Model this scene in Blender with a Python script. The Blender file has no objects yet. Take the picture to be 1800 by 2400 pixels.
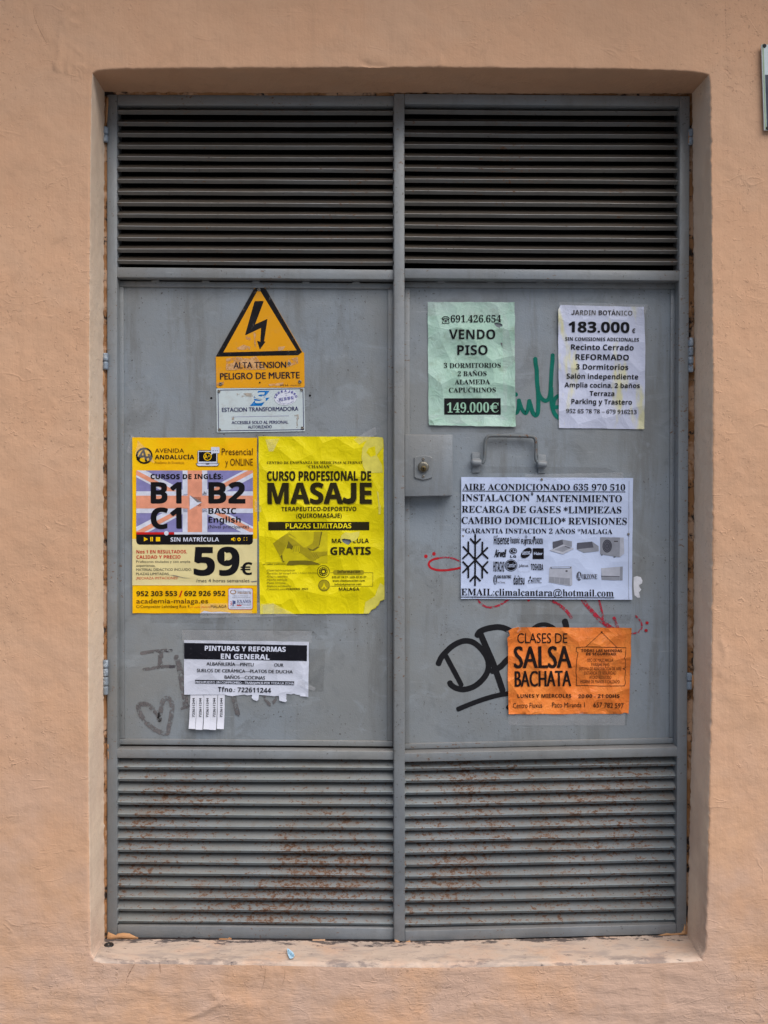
import bpy, bmesh, math, random, unicodedata
import numpy as np
from mathutils import Vector, Matrix, noise
from mathutils.geometry import delaunay_2d_cdt

random.seed(7)
sc = bpy.context.scene
col = sc.collection

# ------------------------------------------------------------------ camera
CAM = (0.6211993, -2.3334535, 1.0154518)
YAW, PITCH, ROLL = -0.0114083, -0.0059122, -0.0004812
FPX = 2400 * 35 / 36
_cy, _sy, _cp, _sp, _cr, _sr = (math.cos(YAW), math.sin(YAW), math.cos(PITCH), math.sin(PITCH), math.cos(ROLL), math.sin(ROLL))
ROT = (Matrix(((_cy, -_sy, 0), (_sy, _cy, 0), (0, 0, 1))) @ Matrix(((1, 0, 0), (0, _cp, -_sp), (0, _sp, _cp)))
       @ Matrix(((_cr, 0, _sr), (0, 1, 0), (-_sr, 0, _cr))))      # columns: right, forward, up
cam = bpy.data.cameras.new('camera')
cam.lens = 35
cam.sensor_fit = 'VERTICAL'
cam.sensor_height = 36
cam.sensor_width = 27
cam.clip_start = 0.05
cam.clip_end = 400
cam_ob = bpy.data.objects.new('camera', cam)
col.objects.link(cam_ob)
_r, _f, _u = ROT.col[0], ROT.col[1], ROT.col[2]
cam_ob.matrix_world = Matrix(((_r.x, _u.x, -_f.x, CAM[0]), (_r.y, _u.y, -_f.y, CAM[1]), (_r.z, _u.z, -_f.z, CAM[2]), (0, 0, 0, 1)))
sc.camera = cam_ob

# ------------------------------------------------------------------ light
SUN_EL, SUN_AZ = 63.0, 48.0        # degrees; azimuth measured from straight in front of the wall towards the right
world = bpy.data.worlds.new('World')
sc.world = world
world.use_nodes = True
wn = world.node_tree
bg = wn.nodes['Background']
sky = wn.nodes.new('ShaderNodeTexSky')
sky.sky_type = 'NISHITA'
sky.sun_disc = False
sky.sun_elevation = math.radians(SUN_EL)
sky.sun_rotation = math.radians(180 - SUN_AZ)
sky.air_density = 1.0
sky.dust_density = 4.0
sky.ozone_density = 1.0
wn.links.new(sky.outputs[0], bg.inputs[0])
bg.inputs[1].default_value = 0.058
sun = bpy.data.lights.new('sun', 'SUN')
sun.energy = 3.1
sun.angle = math.radians(82)
sun.color = (1.0, 0.96, 0.91)
sun_ob = bpy.data.objects.new('sun', sun)
col.objects.link(sun_ob)
_d = Vector((math.sin(math.radians(SUN_AZ)) * math.cos(math.radians(SUN_EL)), -math.cos(math.radians(SUN_AZ)) * math.cos(math.radians(SUN_EL)), math.sin(math.radians(SUN_EL))))
sun_ob.rotation_euler = _d.to_track_quat('Z', 'Y').to_euler()
sun_ob.location = _d * 20
sc.view_settings.view_transform = 'Standard'
sc.view_settings.look = 'None'
sc.view_settings.exposure = 0.88
sc.view_settings.gamma = 1.0

# ------------------------------------------------------------------ helpers
def P(px, py, Y):
    """The point on the plane y = Y that the photograph shows at pixel (px, py)."""
    d = ROT @ Vector(((px - 900) / FPX, 1.0, (1200 - py) / FPX))
    t = (Y - CAM[1]) / d.y
    return Vector((CAM[0] + t * d.x, Y, CAM[2] + t * d.z))

def lin(r, g, b):
    f = lambda c: (c / 255 / 12.92) if c <= 10 else ((c / 255 + 0.055) / 1.055) ** 2.4
    return (f(r), f(g), f(b), 1.0)

def mk(o, label=None, cat=None, group=None, kind=None):
    if label: o['label'] = label
    if cat: o['category'] = cat
    if group: o['group'] = group
    if kind: o['kind'] = kind
    return o

def empty(name, loc, label, cat, group=None):
    o = bpy.data.objects.new(name, None)
    o.location = loc
    o.empty_display_size = 0.05
    col.objects.link(o)
    o['org'] = list(loc)
    return mk(o, label, cat, group)

def obj(name, bm, mats, parent=None, org=None, smooth=True, label=None):
    """Link a bmesh given in world coordinates as one mesh object; a part keeps its thing's origin."""
    base = Vector(parent['org']) if parent is not None else (Vector(org) if org is not None else Vector((0, 0, 0)))
    for v in bm.verts:
        v.co -= base
    me = bpy.data.meshes.new(name)
    bm.to_mesh(me)
    bm.free()
    for m in (mats if isinstance(mats, (list, tuple)) else [mats]):
        me.materials.append(m)
    if smooth:
        for p in me.polygons:
            p.use_smooth = True
    o = bpy.data.objects.new(name, me)
    col.objects.link(o)
    if parent is not None:
        o.parent = parent
        o['org'] = list(base)
    else:
        o.location = base
        o['org'] = list(base)
    if label: o['label'] = label
    return o

def merge(dst, src):
    me = bpy.data.meshes.new('tmp')
    src.to_mesh(me)
    src.free()
    dst.from_mesh(me)
    bpy.data.meshes.remove(me)

def hexa(dst, front, back, bevel=0.0015, seg=2, mi=0):
    """A solid between two quads (TL, TR, BR, BL seen from the street)."""
    b = bmesh.new()
    f = [b.verts.new(p) for p in front]
    k = [b.verts.new(p) for p in back]
    b.faces.new((f[3], f[2], f[1], f[0]))
    b.faces.new((k[0], k[1], k[2], k[3]))
    for i in range(4):
        j = (i + 1) % 4
        b.faces.new((f[i], f[j], k[j], k[i]))
    bmesh.ops.recalc_face_normals(b, faces=b.faces)
    if bevel:
        bmesh.ops.bevel(b, geom=b.edges[:], offset=bevel, segments=seg, profile=0.5, affect='EDGES')
    for fc in b.faces: fc.material_index = mi
    merge(dst, b)

def box_px(dst, q, Yf, depth, bevel=0.0015, seg=2, mi=0):
    fr = [P(x, y, Yf) for x, y in q]
    bk = [Vector((p.x, Yf + depth, p.z)) for p in fr]
    hexa(dst, fr, bk, bevel, seg, mi)

def rect_px(x0, y0, x1, y1, dy=0):
    return [(x0, y0), (x1, y0 + dy), (x1, y1 + dy), (x0, y1)]

def tube(dst, pts, rad, n=10, caps=True, mi=0):
    pts = [Vector(p) for p in pts]
    rings = []
    up = None
    for i, p in enumerate(pts):
        t = (pts[min(i + 1, len(pts) - 1)] - pts[max(i - 1, 0)]).normalized()
        if up is None:
            up = t.orthogonal().normalized()
        up = (up - t * up.dot(t)).normalized()
        s = t.cross(up)
        r = rad[i] if isinstance(rad, (list, tuple)) else rad
        rings.append([dst.verts.new(p + (up * math.cos(2 * math.pi * k / n) + s * math.sin(2 * math.pi * k / n)) * r) for k in range(n)])
    for a, b in zip(rings, rings[1:]):
        for k in range(n):
            dst.faces.new((a[k], a[(k + 1) % n], b[(k + 1) % n], b[k])).material_index = mi
    if caps:
        dst.faces.new(rings[0][::-1]).material_index = mi
        dst.faces.new(rings[-1]).material_index = mi

def lathe_y(dst, c, prof, n=20, mi=0):
    """Revolve (radius, y-offset) pairs about the street-facing axis through c; y-offset grows into the wall."""
    rings = []
    for r, y in prof:
        rings.append([dst.verts.new((c[0] + r * math.cos(2 * math.pi * k / n), c[1] + y, c[2] + r * math.sin(2 * math.pi * k / n))) for k in range(n)])
    for a, b in zip(rings, rings[1:]):
        for k in range(n):
            dst.faces.new((a[k], a[(k + 1) % n], b[(k + 1) % n], b[k])).material_index = mi
    dst.faces.new(rings[0]).material_index = mi

def nz(x, y, z=0.0):
    return noise.noise(Vector((x, y, z)))

def smooth_path(pts, n=8):
    """Catmull-Rom through 2-D points (x, y[, w])."""
    pts = [tuple(p) for p in pts]
    if len(pts) < 3:
        return pts
    out = []
    q = [pts[0]] + pts + [pts[-1]]
    for i in range(1, len(q) - 2):
        for k in range(n):
            t = k / n
            out.append(tuple(0.5 * (2 * b + (c - a) * t + (2 * a - 5 * b + 4 * c - d) * t * t + (3 * b - a - 3 * c + d) * t ** 3)
                             for a, b, c, d in zip(q[i - 1], q[i], q[i + 1], q[i + 2])))
    out.append(pts[-1])
    return out

# ------------------------------------------------------------------ materials
class NT:
    def __init__(s, name):
        s.m = bpy.data.materials.new(name)
        s.m.use_nodes = True
        s.t = s.m.node_tree
        s.bsdf = s.t.nodes['Principled BSDF']
        s.out = s.t.nodes['Material Output']
        g = s.t.nodes.new('ShaderNodeNewGeometry')
        s.pos, s.nor = g.outputs['Position'], g.outputs['Normal']
    def n(s, typ, **kw):
        nd = s.t.nodes.new(typ)
        for k, v in kw.items():
            setattr(nd, k, v)
        return nd
    def set(s, sock, v):
        if isinstance(v, bpy.types.NodeSocket):
            s.t.links.new(v, sock)
        else:
            sock.default_value = v
    def noise(s, scale, detail=3.0, rough=0.55, vec=None, dist=0.0):
        nd = s.n('ShaderNodeTexNoise')
        s.set(nd.inputs['Vector'], vec if vec is not None else s.pos)
        nd.inputs['Scale'].default_value = scale
        nd.inputs['Detail'].default_value = detail
        nd.inputs['Roughness'].default_value = rough
        nd.inputs['Distortion'].default_value = dist
        return nd.outputs['Fac']
    def voro(s, scale, feature='F1', vec=None, rnd=1.0):
        nd = s.n('ShaderNodeTexVoronoi', feature=feature)
        s.set(nd.inputs['Vector'], vec if vec is not None else s.pos)
        nd.inputs['Scale'].default_value = scale
        nd.inputs['Randomness'].default_value = rnd
        return nd.outputs['Distance']
    def stretch(s, sx, sy, sz):
        nd = s.n('ShaderNodeMapping')
        s.set(nd.inputs['Vector'], s.pos)
        nd.inputs['Scale'].default_value = (sx, sy, sz)
        return nd.outputs['Vector']
    def xyz(s, v=None):
        nd = s.n('ShaderNodeSeparateXYZ')
        s.set(nd.inputs[0], v if v is not None else s.pos)
        return nd.outputs
    def rng(s, v, a, b, c=0.0, d=1.0):
        nd = s.n('ShaderNodeMapRange')
        nd.clamp = True
        s.set(nd.inputs[0], v)
        for i, q in enumerate((a, b, c, d)):
            nd.inputs[i + 1].default_value = q
        return nd.outputs[0]
    def math(s, op, a, b=0.0):
        nd = s.n('ShaderNodeMath', operation=op)
        s.set(nd.inputs[0], a)
        s.set(nd.inputs[1], b)
        return nd.outputs[0]
    def mix(s, f, a, b):
        nd = s.n('ShaderNodeMix', data_type='RGBA')
        s.set(nd.inputs['Factor'], f)
        s.set(nd.inputs['A'], a)
        s.set(nd.inputs['B'], b)
        return nd.outputs['Result']
    def bump(s, h, strength, dist, nrm=None):
        nd = s.n('ShaderNodeBump')
        nd.inputs['Strength'].default_value = strength
        nd.inputs['Distance'].default_value = dist
        s.set(nd.inputs['Height'], h)
        if nrm is not None:
            s.set(nd.inputs['Normal'], nrm)
        return nd.outputs[0]
    def done(s, c, rough=0.6, nrm=None, spec=0.5, metal=0.0):
        s.set(s.bsdf.inputs['Base Color'], c)
        s.set(s.bsdf.inputs['Roughness'], rough)
        s.bsdf.inputs['Specular IOR Level'].default_value = spec
        s.bsdf.inputs['Metallic'].default_value = metal
        if nrm is not None:
            s.set(s.bsdf.inputs['Normal'], nrm)
        return s.m

def scal(c, k):
    return (c[0] * k, c[1] * k, c[2] * k, 1.0)

def plaster_mat(name, base, sill=False):
    N = NT(name)
    z = N.xyz()[2]
    big = N.noise(1.5, 5, 0.62)
    mid = N.noise(6.5, 5, 0.62)
    c = N.mix(N.rng(big, 0.42, 0.58), scal(base, 0.95), scal(base, 1.05))
    c = N.mix(N.rng(mid, 0.44, 0.62, 0, 0.45), c, (base[0] * 1.03, base[1] * 0.97, base[2] * 0.93, 1))
    c = N.mix(N.rng(N.noise(3.1, 5, 0.6, None, 0.8), 0.52, 0.62, 0, 0.35), c, (base[0] * 0.97, base[1] * 1.03, base[2] * 1.10, 1))
    # pale pinkish dust in the splash zone near the pavement
    low = N.math('MULTIPLY', N.rng(z, 0.75, -0.1), N.rng(N.noise(5, 5, 0.6), 0.38, 0.58))
    c = N.mix(N.math('MULTIPLY', low, 0.8), c, lin(192, 164, 148))
    pits = N.rng(N.noise(150, 2), 0.66, 0.71)
    sparse = N.rng(N.noise(4.0, 3), 0.48, 0.60)
    c = N.mix(N.math('MULTIPLY', N.math('MULTIPLY', pits, sparse), 0.5), c, scal(base, 0.45))
    streak = N.noise(9, 5, 0.65, N.stretch(3.2, 3.2, 0.20))
    c = N.mix(N.rng(streak, 0.54, 0.70, 0, 0.22), c, scal(base, 0.74))
    blot = N.noise(11, 6, 0.68, None, 0.6)
    c = N.mix(N.rng(blot, 0.58, 0.70, 0, 0.30), c, scal(base, 0.76))
    if sill:
        y = N.xyz()[1]
        c = N.mix(N.rng(N.noise(9, 6, 0.65), 0.36, 0.54, 0.35, 1.0), c, lin(190, 170, 155))
        c = N.mix(N.rng(N.noise(22, 6, 0.72, N.stretch(0.45, 1.3, 1)), 0.50, 0.62, 0, 0.45), c, lin(136, 128, 126))
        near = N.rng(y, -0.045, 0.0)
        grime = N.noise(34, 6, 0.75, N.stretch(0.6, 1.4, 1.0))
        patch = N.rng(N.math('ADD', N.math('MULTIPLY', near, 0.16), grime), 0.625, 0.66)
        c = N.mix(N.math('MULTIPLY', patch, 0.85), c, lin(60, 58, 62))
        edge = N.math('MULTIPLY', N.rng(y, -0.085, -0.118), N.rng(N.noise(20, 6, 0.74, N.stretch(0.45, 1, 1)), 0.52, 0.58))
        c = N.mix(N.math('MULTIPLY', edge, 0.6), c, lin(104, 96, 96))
    fine = N.noise(240, 2, 0.6)
    soft = N.noise(42, 4, 0.55)
    vsoft = N.noise(15, 3, 0.5)
    brush_h = N.noise(60, 4, 0.6, N.stretch(0.45, 0.5, 1.7), 1.2)
    brush_v = N.noise(75, 3, 0.6, N.stretch(2.2, 1, 0.16))
    lowz = N.rng(z, 0.2, -0.06)
    nrm = N.bump(vsoft, 0.20, 0.020)
    nrm = N.bump(soft, 0.22, 0.007, nrm)
    nrm = N.bump(fine, 0.20, 0.0022, nrm)
    nrm = N.bump(N.math('MULTIPLY', brush_v, N.rng(z, 0.0, 0.3)), 0.10, 0.005, nrm)
    nrm = N.bump(N.math('MULTIPLY', brush_h, lowz), 0.22, 0.010, nrm)
    # trowel ridges and lifted paint edges: thin wandering lines, only here and there
    def ridge(sc_, wd, mask_sc, lo, hi, vec=None, dist=0.5):
        v = N.math('ABSOLUTE', N.math('SUBTRACT', N.noise(sc_, 3, 0.55, vec, dist), 0.5))
        return N.math('MULTIPLY', N.rng(v, wd, 0.0), N.rng(N.noise(mask_sc, 3), lo, hi))
    nrm = N.bump(ridge(5.0, 0.008, 9.0, 0.55, 0.62, N.stretch(0.7, 1, 1.3)), 0.20, 0.004, nrm)
    nrm = N.bump(ridge(9.0, 0.012, 14.0, 0.57, 0.64, N.stretch(0.4, 1, 1.8)), 0.22, 0.003, nrm)
    nrm = N.bump(N.math('MULTIPLY', N.rng(N.noise(70, 3, 0.6, None, 1.0), 0.60, 0.70), sparse), 0.40, 0.003, nrm)
    return N.done(c, 0.85, nrm, 0.2)

def metal_mat(name, base, rust=0.0, dust=0.0, gloss=0.42, speck=0.5, wear=0.0, dustcol=None, grub=1.0):
    N = NT(name)
    x_, y_, z_ = N.xyz()
    a = N.noise(2.6, 5, 0.62)
    warm = (base[0] * 0.97, base[1] * 0.92, base[2] * 0.85, 1)
    c = N.mix(N.rng(a, 0.40, 0.60), warm, (base[0] * 1.03, base[1] * 1.06, base[2] * 1.09, 1))
    run = N.noise(7, 5, 0.68, N.stretch(2.6, 2.6, 0.30))
    c = N.mix(N.rng(run, 0.53, 0.66, 0, 0.34 * grub), c, (base[0] * 0.66, base[1] * 0.60, base[2] * 0.53, 1))
    pat = N.noise(12, 6, 0.70, None, 0.7)
    c = N.mix(N.rng(pat, 0.54, 0.64, 0, 0.34 * grub), c, (base[0] * 0.72, base[1] * 0.70, base[2] * 0.67, 1))
    pale = N.noise(8.5, 5, 0.66, N.stretch(1, 1, 1.6), 1.1)
    c = N.mix(N.rng(pale, 0.56, 0.66, 0, 0.34 * grub), c, (base[0] * 1.22, base[1] * 1.22, base[2] * 1.20, 1))
    scr = N.noise(120, 3, 0.7, N.stretch(0.06, 1, 1.2), 0.6)
    c = N.mix(N.math('MULTIPLY', N.rng(scr, 0.66, 0.70), N.rng(N.noise(5, 3), 0.50, 0.60, 0, 0.30)), c, lin(172, 176, 180))
    # dimmer light low on the door, painted into the colour in ragged patches
    falloff = N.math('MULTIPLY', N.rng(z_, 0.66, 0.12), N.rng(N.noise(3.5, 6, 0.65), 0.40, 0.56, 0.45, 1.0))
    c = N.mix(N.math('MULTIPLY', falloff, 0.6), c, (base[0] * 0.50, base[1] * 0.52, base[2] * 0.54, 1))
    if dust:
        up = N.xyz(N.nor)[2]
        c = N.mix(N.math('MULTIPLY', N.rng(up, 0.2, 0.75), dust), c, dustcol or lin(122, 108, 94))
    sp = N.math('MULTIPLY', N.rng(N.noise(170, 2), 0.66, 0.70), N.rng(N.noise(7, 3), 0.47, 0.58))
    c = N.mix(N.math('MULTIPLY', sp, speck), c, lin(58, 50, 44))
    if wear:
        w = N.rng(N.noise(70, 5, 0.7), 0.53, 0.58)
        c = N.mix(N.math('MULTIPLY', w, wear), c, lin(172, 184, 196))
    r = N.rng(N.noise(9, 4), 0.4, 0.6, gloss - 0.05, gloss + 0.08)
    if rust:
        spots = N.noise(118, 5, 0.74, N.stretch(0.75, 1, 1.15))
        area = N.noise(4.0, 5, 0.62)
        k = N.math('ADD', spots, N.rng(area, 0.38, 0.62, -0.060, 0.055))
        t = 0.66 - (0.10 if rust > 0.8 else 0.085) * rust
        m1 = N.rng(k, t, t + 0.025)
        m2 = N.rng(k, t + 0.045, t + 0.07)
        if rust > 0.8:
            c = N.mix(N.rng(N.math('ADD', N.noise(30, 4, 0.7), N.rng(area, 0.38, 0.62, -0.06, 0.06)), 0.52, 0.62, 0, 0.30), c, lin(112, 92, 76))
        c = N.mix(N.math('MULTIPLY', m1, 0.85), c, lin(112, 80, 56))
        c = N.mix(N.math('MULTIPLY', m2, 0.8), c, lin(80, 54, 38))
        r = N.math('ADD', N.math('MULTIPLY', m1, 0.4), r)
    nrm = N.bump(N.noise(4.5, 2, 0.5), 0.25, 0.030)
    nrm = N.bump(N.noise(330, 2, 0.5), 0.26, 0.0016, nrm)
    nrm = N.bump(N.noise(85, 3, 0.55), 0.20, 0.003, nrm)
    return N.done(c, r, nrm, 0.5)

def paper_mat(name, base, dirt=0.2, dirtcol=None, gloss=0.55, crumple=0.35, second=None, sec_rng=None, streaks=None):
    N = NT(name)
    d = dirtcol or scal(base, 0.6)
    c = N.mix(N.rng(N.noise(9, 4, 0.6), 0.3, 0.72), scal(base, 0.94), scal(base, 1.05))
    if second is not None:
        c = N.mix(N.rng(N.noise(13, 4, 0.6, None, 0.6), *(sec_rng or (0.5, 0.75))), c, second)
    if streaks is not None:
        c = N.mix(N.rng(N.noise(17, 3, 0.55, N.stretch(1.5, 1, 0.42)), 0.56, 0.66), c, streaks)
    c = N.mix(N.math('MULTIPLY', N.rng(N.noise(38, 6, 0.72), 0.53, 0.76), dirt), c, d)
    nrm = N.bump(N.voro(16, 'F1', None), min(1, crumple * 1.3), 0.016)
    nrm = N.bump(N.noise(42, 4, 0.6, None, 1.2), crumple * 0.7, 0.005, nrm)
    return N.done(c, gloss, nrm, 0.22)

def ink_mat(name, c, gloss=0.5, wear=0.0, wearcol=None):
    N = NT(name)
    cc = N.mix(N.rng(N.noise(55, 4, 0.6), 0.35, 0.7), scal(c, 0.9), scal(c, 1.12))
    if wear:
        cc = N.mix(N.math('MULTIPLY', N.rng(N.noise(110, 5, 0.72), 0.60, 0.66), wear), cc, wearcol or lin(170, 165, 160))
    nrm = N.bump(N.voro(16, 'F1', None), 0.3, 0.012)
    return N.done(cc, gloss, nrm, 0.16)

def film_mat(name, tint, clear=0.8, gloss=0.12):
    """Clear adhesive tape: mostly see-through with a shiny crinkled face."""
    N = NT(name)
    tr = N.n('ShaderNodeBsdfTransparent')
    mixn = N.n('ShaderNodeMixShader')
    N.bsdf.inputs['Base Color'].default_value = tint
    N.bsdf.inputs['Roughness'].default_value = gloss
    N.set(N.bsdf.inputs['Normal'], N.bump(N.noise(60, 3, 0.6, N.stretch(1, 1, 2.5)), 0.5, 0.004))
    N.set(mixn.inputs[0], N.rng(N.noise(30, 3), 0.3, 0.7, clear - 0.08, min(1, clear + 0.06)))
    N.t.links.new(N.bsdf.outputs[0], mixn.inputs[1])
    N.t.links.new(tr.outputs[0], mixn.inputs[2])
    N.t.links.new(mixn.outputs[0], N.out.inputs['Surface'])
    return N.m

def brush_ink(name, c, dry=0.0, scale=120):
    """Marker or brush paint; dry > 0 leaves gaps where the brush ran out."""
    N = NT(name)
    cc = N.mix(N.rng(N.noise(40, 4, 0.6), 0.35, 0.7), scal(c, 0.85), scal(c, 1.2))
    nrm = N.bump(N.noise(330, 2, 0.5), 0.20, 0.0016)
    N.done(cc, 0.5, nrm, 0.18)
    if dry:
        tr = N.n('ShaderNodeBsdfTransparent')
        mixn = N.n('ShaderNodeMixShader')
        N.set(mixn.inputs[0], N.rng(N.noise(scale, 4, 0.7), 0.62 - 0.3 * dry, 0.72 - 0.2 * dry))
        N.t.links.new(N.bsdf.outputs[0], mixn.inputs[1])
        N.t.links.new(tr.outputs[0], mixn.inputs[2])
        N.t.links.new(mixn.outputs[0], N.out.inputs['Surface'])
    return N.m

PEACH = lin(200, 160, 130)
M_wall = plaster_mat('peach_render', PEACH)
M_reveal = plaster_mat('brightened_reveal_render', lin(228, 206, 184))  # pale paint colour, brightened further in place of missing side light
M_sill = plaster_mat('grimy_sill_render', PEACH, sill=True)
GREY = lin(127, 132, 137)
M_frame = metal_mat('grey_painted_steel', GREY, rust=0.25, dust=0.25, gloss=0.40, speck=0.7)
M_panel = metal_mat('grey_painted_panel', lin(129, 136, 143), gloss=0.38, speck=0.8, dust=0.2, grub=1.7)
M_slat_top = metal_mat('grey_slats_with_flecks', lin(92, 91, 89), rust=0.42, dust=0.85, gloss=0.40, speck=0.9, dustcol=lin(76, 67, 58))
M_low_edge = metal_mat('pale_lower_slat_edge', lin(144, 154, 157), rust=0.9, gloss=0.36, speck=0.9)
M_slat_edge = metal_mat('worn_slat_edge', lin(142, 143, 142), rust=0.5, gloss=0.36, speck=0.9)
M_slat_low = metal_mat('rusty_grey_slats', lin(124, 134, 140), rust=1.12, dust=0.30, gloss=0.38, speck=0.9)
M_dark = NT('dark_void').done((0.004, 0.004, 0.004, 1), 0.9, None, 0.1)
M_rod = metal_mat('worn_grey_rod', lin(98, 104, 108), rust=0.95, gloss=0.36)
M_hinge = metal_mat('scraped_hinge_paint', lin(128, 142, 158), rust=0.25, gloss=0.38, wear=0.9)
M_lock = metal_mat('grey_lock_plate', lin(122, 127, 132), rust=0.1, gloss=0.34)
M_steel = NT('dull_nickel').done(lin(118, 114, 104), 0.36, None, 0.5, 0.7)
M_brass = NT('tarnished_brass').done(lin(84, 72, 46), 0.40, None, 0.5, 0.7)
M_screw = NT('weathered_screw').done(lin(132, 126, 118), 0.42, None, 0.5, 0.75)
M_gap = NT('dirty_joint').done(lin(46, 40, 40), 0.9, None, 0.1)
M_black = NT('black_hole').done((0.006, 0.006, 0.007, 1), 0.8, None, 0.2)
# ------------------------------------------------------------------ lettering
_tc = bpy.data.curves.new('lettering', 'FONT')
_tc.resolution_u = 3
_to = bpy.data.objects.new('lettering', _tc)
STYLES = {  # upper, lower and digit code points
    'sfb': (0x1D400, 0x1D41A, 0x1D7CE), 'sft': (0x1D400, 0x1D41A, 0x1D7CE),
    'snb': (0x1D5D4, 0x1D5EE, 0x1D7EC), 'snx': (0x1D5D4, 0x1D5EE, 0x1D7EC),
    'in': (None, None, None), 'inb': (None, None, None), 'inm': (None, None, None), 'inl': (None, None, None),
}
HEAVY = {'inb': (0.045, 0.0), 'inm': (0.040, 0.0), 'snx': (0.030, 0.016)}     # second strike of the same letters, shifted, for a heavier weight
_gc = {}
def _raw(ch):
    k = ch
    if k in _gc:
        return _gc[k]
    def grab(body):
        _tc.body = body
        me = _to.to_mesh()
        v = [(a.co.x, a.co.y) for a in me.vertices]
        f = [tuple(p.vertices) for p in me.polygons]
        _to.to_mesh_clear()
        return v, f
    if '|' not in _gc and ch != '|':
        bv, _ = grab('|')
        _gc['|'] = (min(x for x, y in bv), max(x for x, y in bv))
    b0, b1 = _gc['|']
    v, f = grab(ch + '|')
    adv = max(x for x, y in v) - b1
    keep = [q for q in f if not all(v[i][0] >= adv + b0 - 0.004 for i in q)]
    ids = sorted({i for q in keep for i in q})
    mp = {i: n for n, i in enumerate(ids)}
    r = _gc[k] = ([v[i] for i in ids], [tuple(mp[i] for i in q) for q in keep], adv)
    return r

def glyph(ch, style):
    U, L, D = STYLES[style]
    if ch == ' ':
        return [], [], 0.28
    if ch == '€' and style not in ('in', 'inl'):
        v, f, a = glyph('C', style)
        v = list(v); f = list(f)
        x0 = min(p[0] for p in v); x1 = max(p[0] for p in v)
        for yb in (0.27, 0.40):
            n = len(v)
            v += [(x0 - 0.09, yb), (x0 + (x1 - x0) * 0.78, yb), (x0 + (x1 - x0) * 0.81, yb + 0.075), (x0 - 0.07, yb + 0.075)]
            f.append((n, n + 1, n + 2, n + 3))
        v = [(x + 0.09, y) for x, y in v]
        return v, f, a + 0.09
    if ch == 'J' and style in ('snb', 'snx'):       # a J that stands on the baseline
        o = [(0.33, 0.71), (0.33, 0.22)] + [(0.18 + 0.15 * math.cos(t), 0.22 + 0.075 * math.sin(t)) for t in (-0.4, -0.9, -1.4)] + [(0.10, 0.17), (0.06, 0.21)]
        i = [(0.50, 0.71), (0.50, 0.20), (0.465, 0.10), (0.38, 0.02), (0.22, -0.01), (0.06, 0.02), (0.0, 0.05)]
        n = len(o)
        v = o + i
        m = len(i)
        return v, [(k, k + 1, n + k + 1, n + k) for k in range(m - 1)], 0.57
    if U and 'A' <= ch <= 'Z': return _raw(chr(U + ord(ch) - 65))
    if L and 'a' <= ch <= 'z': return _raw(chr(L + ord(ch) - 97))
    if D and '0' <= ch <= '9': return _raw(chr(D + ord(ch) - 48))
    return _raw(ch)

_cap = {}
def cap_h(style):
    if style not in _cap:
        _cap[style] = max(y for x, y in glyph('H', style)[0])
    return _cap[style]

def layout(s, style, track=0.0):
    V, F, pen = [], [], 0.0
    for ch in s:
        d = unicodedata.normalize('NFD', ch)
        v, f, a = glyph(d[0], style)
        n = len(V)
        V += [(x + pen, y) for x, y in v]
        F += [tuple(i + n for i in q) for q in f]
        if len(d) > 1 and v:
            xc = pen + (min(p[0] for p in v) + max(p[0] for p in v)) / 2
            y0 = max(p[1] for p in v) + 0.06
            if d[0] == 'i': y0 = 0.60
            w = 0.045 if style in ('sfb', 'snb', 'inb', 'snx') else 0.03
            n = len(V)
            if d[1] == '\u0301':
                V += [(xc - 0.06, y0), (xc - 0.06 + 2 * w, y0), (xc + 0.06 + w, y0 + 0.13), (xc + 0.03 - w, y0 + 0.13)]
                F.append((n, n + 1, n + 2, n + 3))
            else:
                wave = [(-0.15, 0.0), (-0.08, 0.065), (0.06, 0.015), (0.15, 0.08)]
                V += [(xc + x, y0 + y) for x, y in wave] + [(xc + x, y0 + y + w * 1.5) for x, y in wave]
                F += [(n + i, n + i + 1, n + i + 5, n + i + 4) for i in range(3)]
        pen += a + track
    return V, F

# ------------------------------------------------------------------ flat prints on sheets
def in_poly(x, y, pl):
    r = False
    j = len(pl) - 1
    for i in range(len(pl)):
        xi, yi = pl[i]; xj, yj = pl[j]
        if (yi > y) != (yj > y) and x < (xj - xi) * (y - yi) / (yj - yi) + xi:
            r = not r
        j = i
    return r

def clip_rect(pl, x0, y0, x1, y1):
    def cut(pts, ax, lim, keep_less):
        out = []
        for i in range(len(pts)):
            a, b = pts[i - 1], pts[i]
            ia = a[ax] <= lim if keep_less else a[ax] >= lim
            ib = b[ax] <= lim if keep_less else b[ax] >= lim
            if ia != ib:
                t = (lim - a[ax]) / (b[ax] - a[ax])
                out.append(tuple(a[k] + t * (b[k] - a[k]) for k in (0, 1)))
            if ib:
                out.append(b)
        return out
    for ax, lim, less in ((0, x0, False), (0, x1, True), (1, y0, False), (1, y1, True)):
        if pl: pl = cut(pl, ax, lim, less)
    return pl

def rough_line(a, b, amp, n, seed):
    rr = random.Random(seed)
    out = []
    for i in range(n):
        t = i / n
        x = a[0] + (b[0] - a[0]) * t; y = a[1] + (b[1] - a[1]) * t
        nx, ny = -(b[1] - a[1]), (b[0] - a[0])
        l = math.hypot(nx, ny) or 1
        k = rr.uniform(-amp, amp) if i else 0
        out.append((x + nx / l * k, y + ny / l * k))
    return out

def rough_quad(q, amp, n=14, seed=1):
    o = []
    for i in range(4):
        o += rough_line(q[i], q[(i + 1) % 4], amp, n, seed * 10 + i)
    return o

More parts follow.
